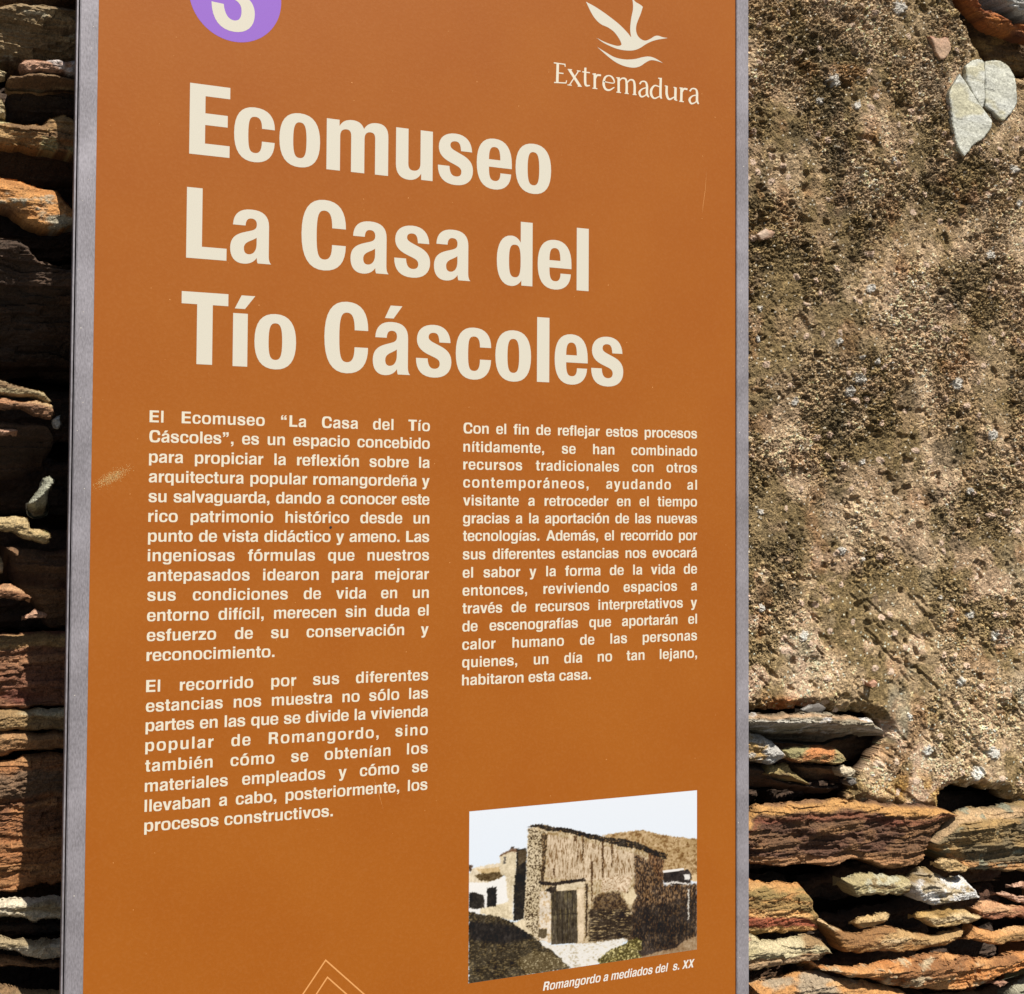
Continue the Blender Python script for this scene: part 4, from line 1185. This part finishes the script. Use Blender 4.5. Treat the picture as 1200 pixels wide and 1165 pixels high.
speck_cloud(lst, DUST, 'dust', sign, -.00012)
lst = [(870 + random.uniform(-5, 5), random.uniform(2, 1160), random.uniform(.3, .7)) for _ in range(24)]
speck_cloud(lst, DUST, 'dust', sign, -.00012)


# --- the printed photograph: a village house, painted as flat ink
def zq(pts): return [np.array([530 + x / 3.4286, 910 + y / 3.4286]) for x, y in pts]


A0 = UI(549.2, 951.6); A1 = UI(816.6, 925.6); A2 = UI(549.6, 1152); A3 = UI(816.8, 1113.0)
px0 = (A0[0] + A2[0]) / 2; px1 = (A1[0] + A3[0]) / 2
pzt = (A0[1] + A1[1]) / 2; pzb = (A2[1] + A3[1]) / 2
NX, NZ = 560, 400
gx, gz = np.meshgrid(np.linspace(px0, px1, NX), np.linspace(pzb, pzt, NZ))
X = gx.ravel(); Z = gz.ravel()
ipx, ipy = P(np.stack([X, np.full(X.shape, YI), Z], 1))
ax = (ipx - 530) * 3.4286; ay = (ipy - 910) * 3.4286        # coordinates of the close-up used for measuring
jx = ax + (fbm(ax / 9, ay / 9, 900, 3) - .5) * 9; jy = ay + (fbm(ax / 9, ay / 9, 901, 3) - .5) * 9
jx = jx + (fbm(ax / 3, ay / 3, 902, 2) - .5) * 7; jy = jy + (fbm(ax / 3, ay / 3, 903, 2) - .5) * 7
img = np.tile(np.array([232., 238., 246.]), (len(X), 1))
img += (ay[:, None] / 874 - .3) * np.array([-14, -6, -2])


def N(s1, s2, seed, o=4): return fbm(ax / s1, ay / s2, seed, o, .6)


def paint(poly, c, amt=0, s=(6, 6), seed=0, c2=None, thr=.5, sharp=6, soft=True, alpha=1.0, fe=4.0):
    pp = [np.array(q, float) for q in poly]
    m, dd = inpoly(jx if soft else ax, jy if soft else ay, pp)
    c = np.array(c, float)
    col = np.tile(c, (len(X), 1))
    if c2 is not None:
        t = smooth01((N(s[0], s[1], seed) - thr) * sharp + .5)[:, None]
        col = col * (1 - t) + np.array(c2, float) * t
    if amt:
        col = col + (N(s[0] * .6, s[1] * .6, seed + 3)[:, None] - .5) * amt
    if soft: al = (smooth01(dd / fe + (fbm(ax / 5, ay / 6, seed + 77, 3) - .35)) * alpha)[m][:, None]
    else: al = alpha
    img[m] = img[m] * (1 - al) + col[m] * al


paint([(600, 236), (680, 222), (760, 213), (830, 230), (900, 241), (990, 250), (990, 420), (840, 420), (700, 300)], (186, 154, 112), 60, (9, 7), 11, (140, 108, 70), .56, 8)
paint([(64, 395), (80, 370), (150, 350), (200, 345), (200, 420), (64, 440)], (226, 208, 178), 20, (9, 9), 12)
paint([(66, 425), (140, 425), (215, 400), (250, 400), (245, 578), (110, 552), (66, 545)], (243, 238, 230), 10, (12, 12), 13)
paint([(110, 530), (240, 500), (245, 580), (110, 552)], (222, 204, 168), 70, (6, 6), 14)
paint([(84, 398), (140, 378), (190, 382), (216, 396), (190, 410), (150, 424), (110, 418)], (104, 86, 58), 90, (12, 5), 15)
paint([(90, 372), (190, 362), (195, 385), (120, 392)], (206, 176, 128), 30, (12, 5), 15)
paint([(66, 462), (100, 466), (130, 478), (131, 530), (66, 532)], (44, 38, 32), 14, (9, 9), 16)
paint([(138, 446), (180, 440), (178, 524), (138, 526)], (34, 30, 26), 10, (9, 9), 17)
paint([(64, 354), (82, 354), (78, 380), (66, 384)], (90, 70, 56), 30, (5, 5), 18)
paint([(190, 318), (236, 296), (260, 300), (256, 400), (240, 560), (228, 560), (214, 404), (194, 390)], (222, 204, 170), 50, (8, 8), 19)
paint([(188, 316), (236, 290), (262, 290), (262, 304), (238, 303), (194, 322)], (120, 92, 70), 30, (8, 8), 20)
paint([(232, 280), (250, 280), (250, 292), (232, 292)], (58, 46, 38))
paint([(205, 322), (216, 320), (216, 352), (206, 352)], (90, 84, 78))
paint([(258, 290), (300, 290), (296, 470), (288, 572), (244, 584), (246, 450), (254, 380)], (38, 32, 24), 26, (6, 6), 21)
paint([(262, 296), (300, 292), (300, 340), (264, 360)], (84, 70, 50), 60, (5, 5), 22)
paint([(240, 440), (246, 440), (240, 560), (236, 560)], (236, 226, 206))
# house front
paint([(303, 208), (345, 198), (420, 212), (500, 232), (600, 250), (700, 276), (790, 302), (862, 322), (850, 350), (850, 690), (700, 660), (540, 675), (345, 660), (285, 605), (296, 400)],
      (206, 184, 148), 60, (5, 10), 23, (166, 138, 100), .56, 6)
paint([(380, 230), (520, 255), (780, 320), (790, 400), (560, 420), (380, 410)], (212, 188, 156), 70, (3, 20), 24, (134, 104, 72), .60, 8)
paint([(303, 208), (376, 222), (362, 420), (350, 500), (345, 655), (285, 600), (296, 400)], (212, 192, 156), 30, (4.2, 4.2), 25, (74, 58, 40), .55, 12)
paint([(356, 225), (384, 228), (372, 420), (352, 430), (360, 330)], (72, 56, 38), 50, (5, 8), 26, (170, 140, 100), .6, 7)
for (sx, sy, ey, sw) in [(522, 240, 340, 7), (556, 340, 500, 10), (600, 250, 470, 9), (638, 262, 360, 8), (488, 238, 262, 16), (745, 350, 470, 8), (404, 370, 400, 10), (665, 400, 470, 6), (700, 440, 520, 6), (572, 240, 300, 6), (500, 300, 360, 5)]:
    paint([(sx, sy), (sx + sw, sy), (sx + sw * .7, ey), (sx + sw * .2, ey)], (92, 68, 44), 60, (5, 9), 27 + sx, alpha=1.0, fe=1.2)
paint([(300, 204), (340, 190), (420, 204), (470, 208), (560, 232), (640, 246), (700, 254), (760, 268), (800, 290), (866, 312), (862, 336), (800, 320), (760, 296), (640, 272), (560, 252), (440, 222), (380, 218), (345, 206)],
      (46, 37, 27), 50, (7, 4), 33, (150, 122, 84), .66, 10, fe=1.5)
# right wall in the print
paint([(786, 306), (850, 330), (850, 430), (846, 470), (784, 400)], (138, 104, 72), 70, (5, 9), 34, (72, 52, 36), .5, 8)
paint([(728, 300), (760, 318), (790, 330), (850, 430), (990, 425), (990, 650), (850, 706), (730, 720), (700, 650), (725, 520)], (132, 104, 74), 100, (4, 9), 35, (58, 44, 33), .48, 9, fe=14)
paint([(716, 510), (860, 500), (990, 470), (990, 640), (860, 700), (740, 712), (700, 660)], (46, 37, 31), 46, (4, 9), 36, (92, 72, 50), .60, 9, fe=30)
paint([(560, 500), (580, 470), (640, 458), (672, 462), (700, 500), (712, 530), (700, 560), (560, 560)], (112, 90, 62), 80, (5, 6), 37, (66, 50, 36), .5, 8, fe=14)
paint([(545, 530), (720, 528), (730, 600), (712, 655), (545, 672)], (58, 46, 33), 50, (18, 2.6), 38, (182, 158, 116), .63, 11, fe=14)
paint([(672, 440), (700, 470), (726, 440), (742, 480), (724, 515), (700, 515)], (222, 200, 160), 30, (6, 6), 39)
paint([(600, 408), (680, 396), (726, 402), (700, 470), (640, 456), (600, 470)], (222, 198, 166), 70, (5, 5), 40, (150, 116, 84), .62, 9)
# door
paint([(345, 418), (400, 424), (530, 408), (540, 420), (440, 440), (350, 436)], (44, 33, 24), 40, (7, 4), 41, fe=1.5)
paint([(418, 434), (530, 422), (534, 446), (430, 462), (418, 452)], (222, 202, 168), 70, (14, 3.5), 42)
paint([(350, 462), (398, 460), (398, 674), (345, 652)], (226, 210, 188), 24, (9, 9), 43, (190, 160, 118), .58, 5)
paint([(345, 610), (382, 612), (380, 650), (345, 650)], (84, 70, 48), 60, (5, 5), 44)
paint([(500, 452), (530, 446), (532, 664), (514, 668), (503, 640)], (222, 198, 164), 40, (6, 12), 45)
paint([(534, 430), (546, 428), (544, 640), (534, 660)], (70, 54, 38), 50, (5, 9), 46)
paint([(397, 462), (500, 456), (504, 668), (398, 676)], (74, 64, 50), 50, (4, 40), 47, (112, 100, 72), .6, 6, soft=False)
for sx in (420, 441, 462, 482):
    paint([(sx, 462), (sx + 2.5, 462), (sx + 2.5, 670), (sx, 670)], (38, 32, 26), soft=False, alpha=.7)
paint([(397, 552), (502, 548), (502, 555), (397, 560)], (46, 40, 32), alpha=.6)
paint([(370, 460), (398, 440), (420, 438), (420, 462), (398, 470)], (48, 38, 28), 30, (5, 5), 48)
# far right roofs and post
paint([(845, 384), (950, 372), (962, 392), (960, 428), (900, 440), (850, 426)], (46, 38, 34), 20, (9, 6), 49)
paint([(845, 378), (930, 368), (932, 376), (848, 388)], (240, 234, 226), soft=False)
paint([(930, 392), (956, 390), (957, 418), (932, 420)], (236, 230, 220))
paint([(855, 424), (900, 420), (955, 428), (950, 436), (900, 432), (858, 434)], (230, 222, 210))
paint([(962, 395), (990, 390), (990, 420), (962, 424)], (226, 196, 150), 20)
paint([(945, 452), (954, 452), (954, 580), (946, 580)], (214, 206, 192), 60, (4, 20), 50)
# ground
paint([(64, 540), (110, 552), (180, 560), (244, 584), (290, 600), (330, 644), (384, 684), (430, 720), (480, 772), (300, 800), (64, 840)], (60, 51, 36), 60, (7, 4), 51, (116, 100, 70), .60, 9)
paint([(64, 575), (300, 600), (330, 650), (200, 680), (64, 660)], (40, 34, 30), 30, (9, 5), 52, fe=20)
paint([(250, 740), (330, 700), (400, 705), (470, 765), (300, 800)], (96, 82, 56), 90, (5, 4), 53, (182, 166, 130), .66, 14)
paint([(240, 590), (290, 568), (296, 600), (330, 640), (300, 630)], (228, 208, 172), 30, (7, 7), 54)
paint([(345, 654), (400, 676), (500, 672), (600, 664), (690, 648), (706, 656), (660, 690), (610, 738), (560, 764), (480, 774), (440, 738), (400, 700), (366, 686)], (236, 230, 220), 16, (9, 5), 55, (206, 192, 164), .62, 8)
paint([(580, 742), (620, 704), (680, 676), (740, 644), (764, 660), (764, 730), (600, 760)], (92, 82, 46), 60, (5, 5), 56, (206, 190, 128), .60, 12)
paint([(760, 716), (800, 704), (880, 690), (930, 660), (990, 636), (990, 720), (760, 740)], (150, 122, 92), 50, (9, 4), 57)
paint([(740, 700), (860, 690), (930, 660), (900, 690), (760, 722)], (64, 52, 44), 20, (9, 4), 58)
img += (fbm(ax / 2.2, ay / 2.2, 61, 2) - .5)[:, None] * 22 * (img.mean(1) < 222)[:, None]
mk = smooth01((226 - img.mean(1)) / 20)[:, None]
img = img + mk * ((fbm(ax / 34, ay / 34, 62, 3) - .5)[:, None] * 46 + (fbm(ax / 7, ay / 11, 63, 4, .65) - .5)[:, None] * 60)
# a soft print: average neighbouring dots a little
im3 = img.reshape(NZ, NX, 3)
for _ in range(1):
    im3 = (im3 + np.roll(im3, 1, 0) + np.roll(im3, -1, 0) + np.roll(im3, 1, 1) + np.roll(im3, -1, 1)) / 5
img = im3.reshape(-1, 3)
img = np.clip(img, 8, 250)
img = np.where(img < 140, 140 + (img - 140) * 1.12, 140 + (img - 140) * .98); img = np.clip(img, 14, 243)
I = np.arange(NX * NZ).reshape(NZ, NX)
fa = np.stack([I[:-1, :-1].ravel(), I[:-1, 1:].ravel(), I[1:, 1:].ravel(), I[1:, :-1].ravel()], 1)
ph = mesh_obj('printed_photograph', np.stack([X, np.full(X.shape, YI), Z], 1), fa, PRINT, board, colour=np.clip(lin(img) * .75, 0, .82))
ph['label'] = 'sepia print of an old village house with a wooden door'

for o in bpy.data.objects:
    if '_w' in o: del o['_w']
print('stones', NST[0], 'objects', len(bpy.data.objects), 'tris', sum(len(o.data.loops) - 2 * len(o.data.polygons) for o in bpy.data.objects if o.type == 'MESH'))
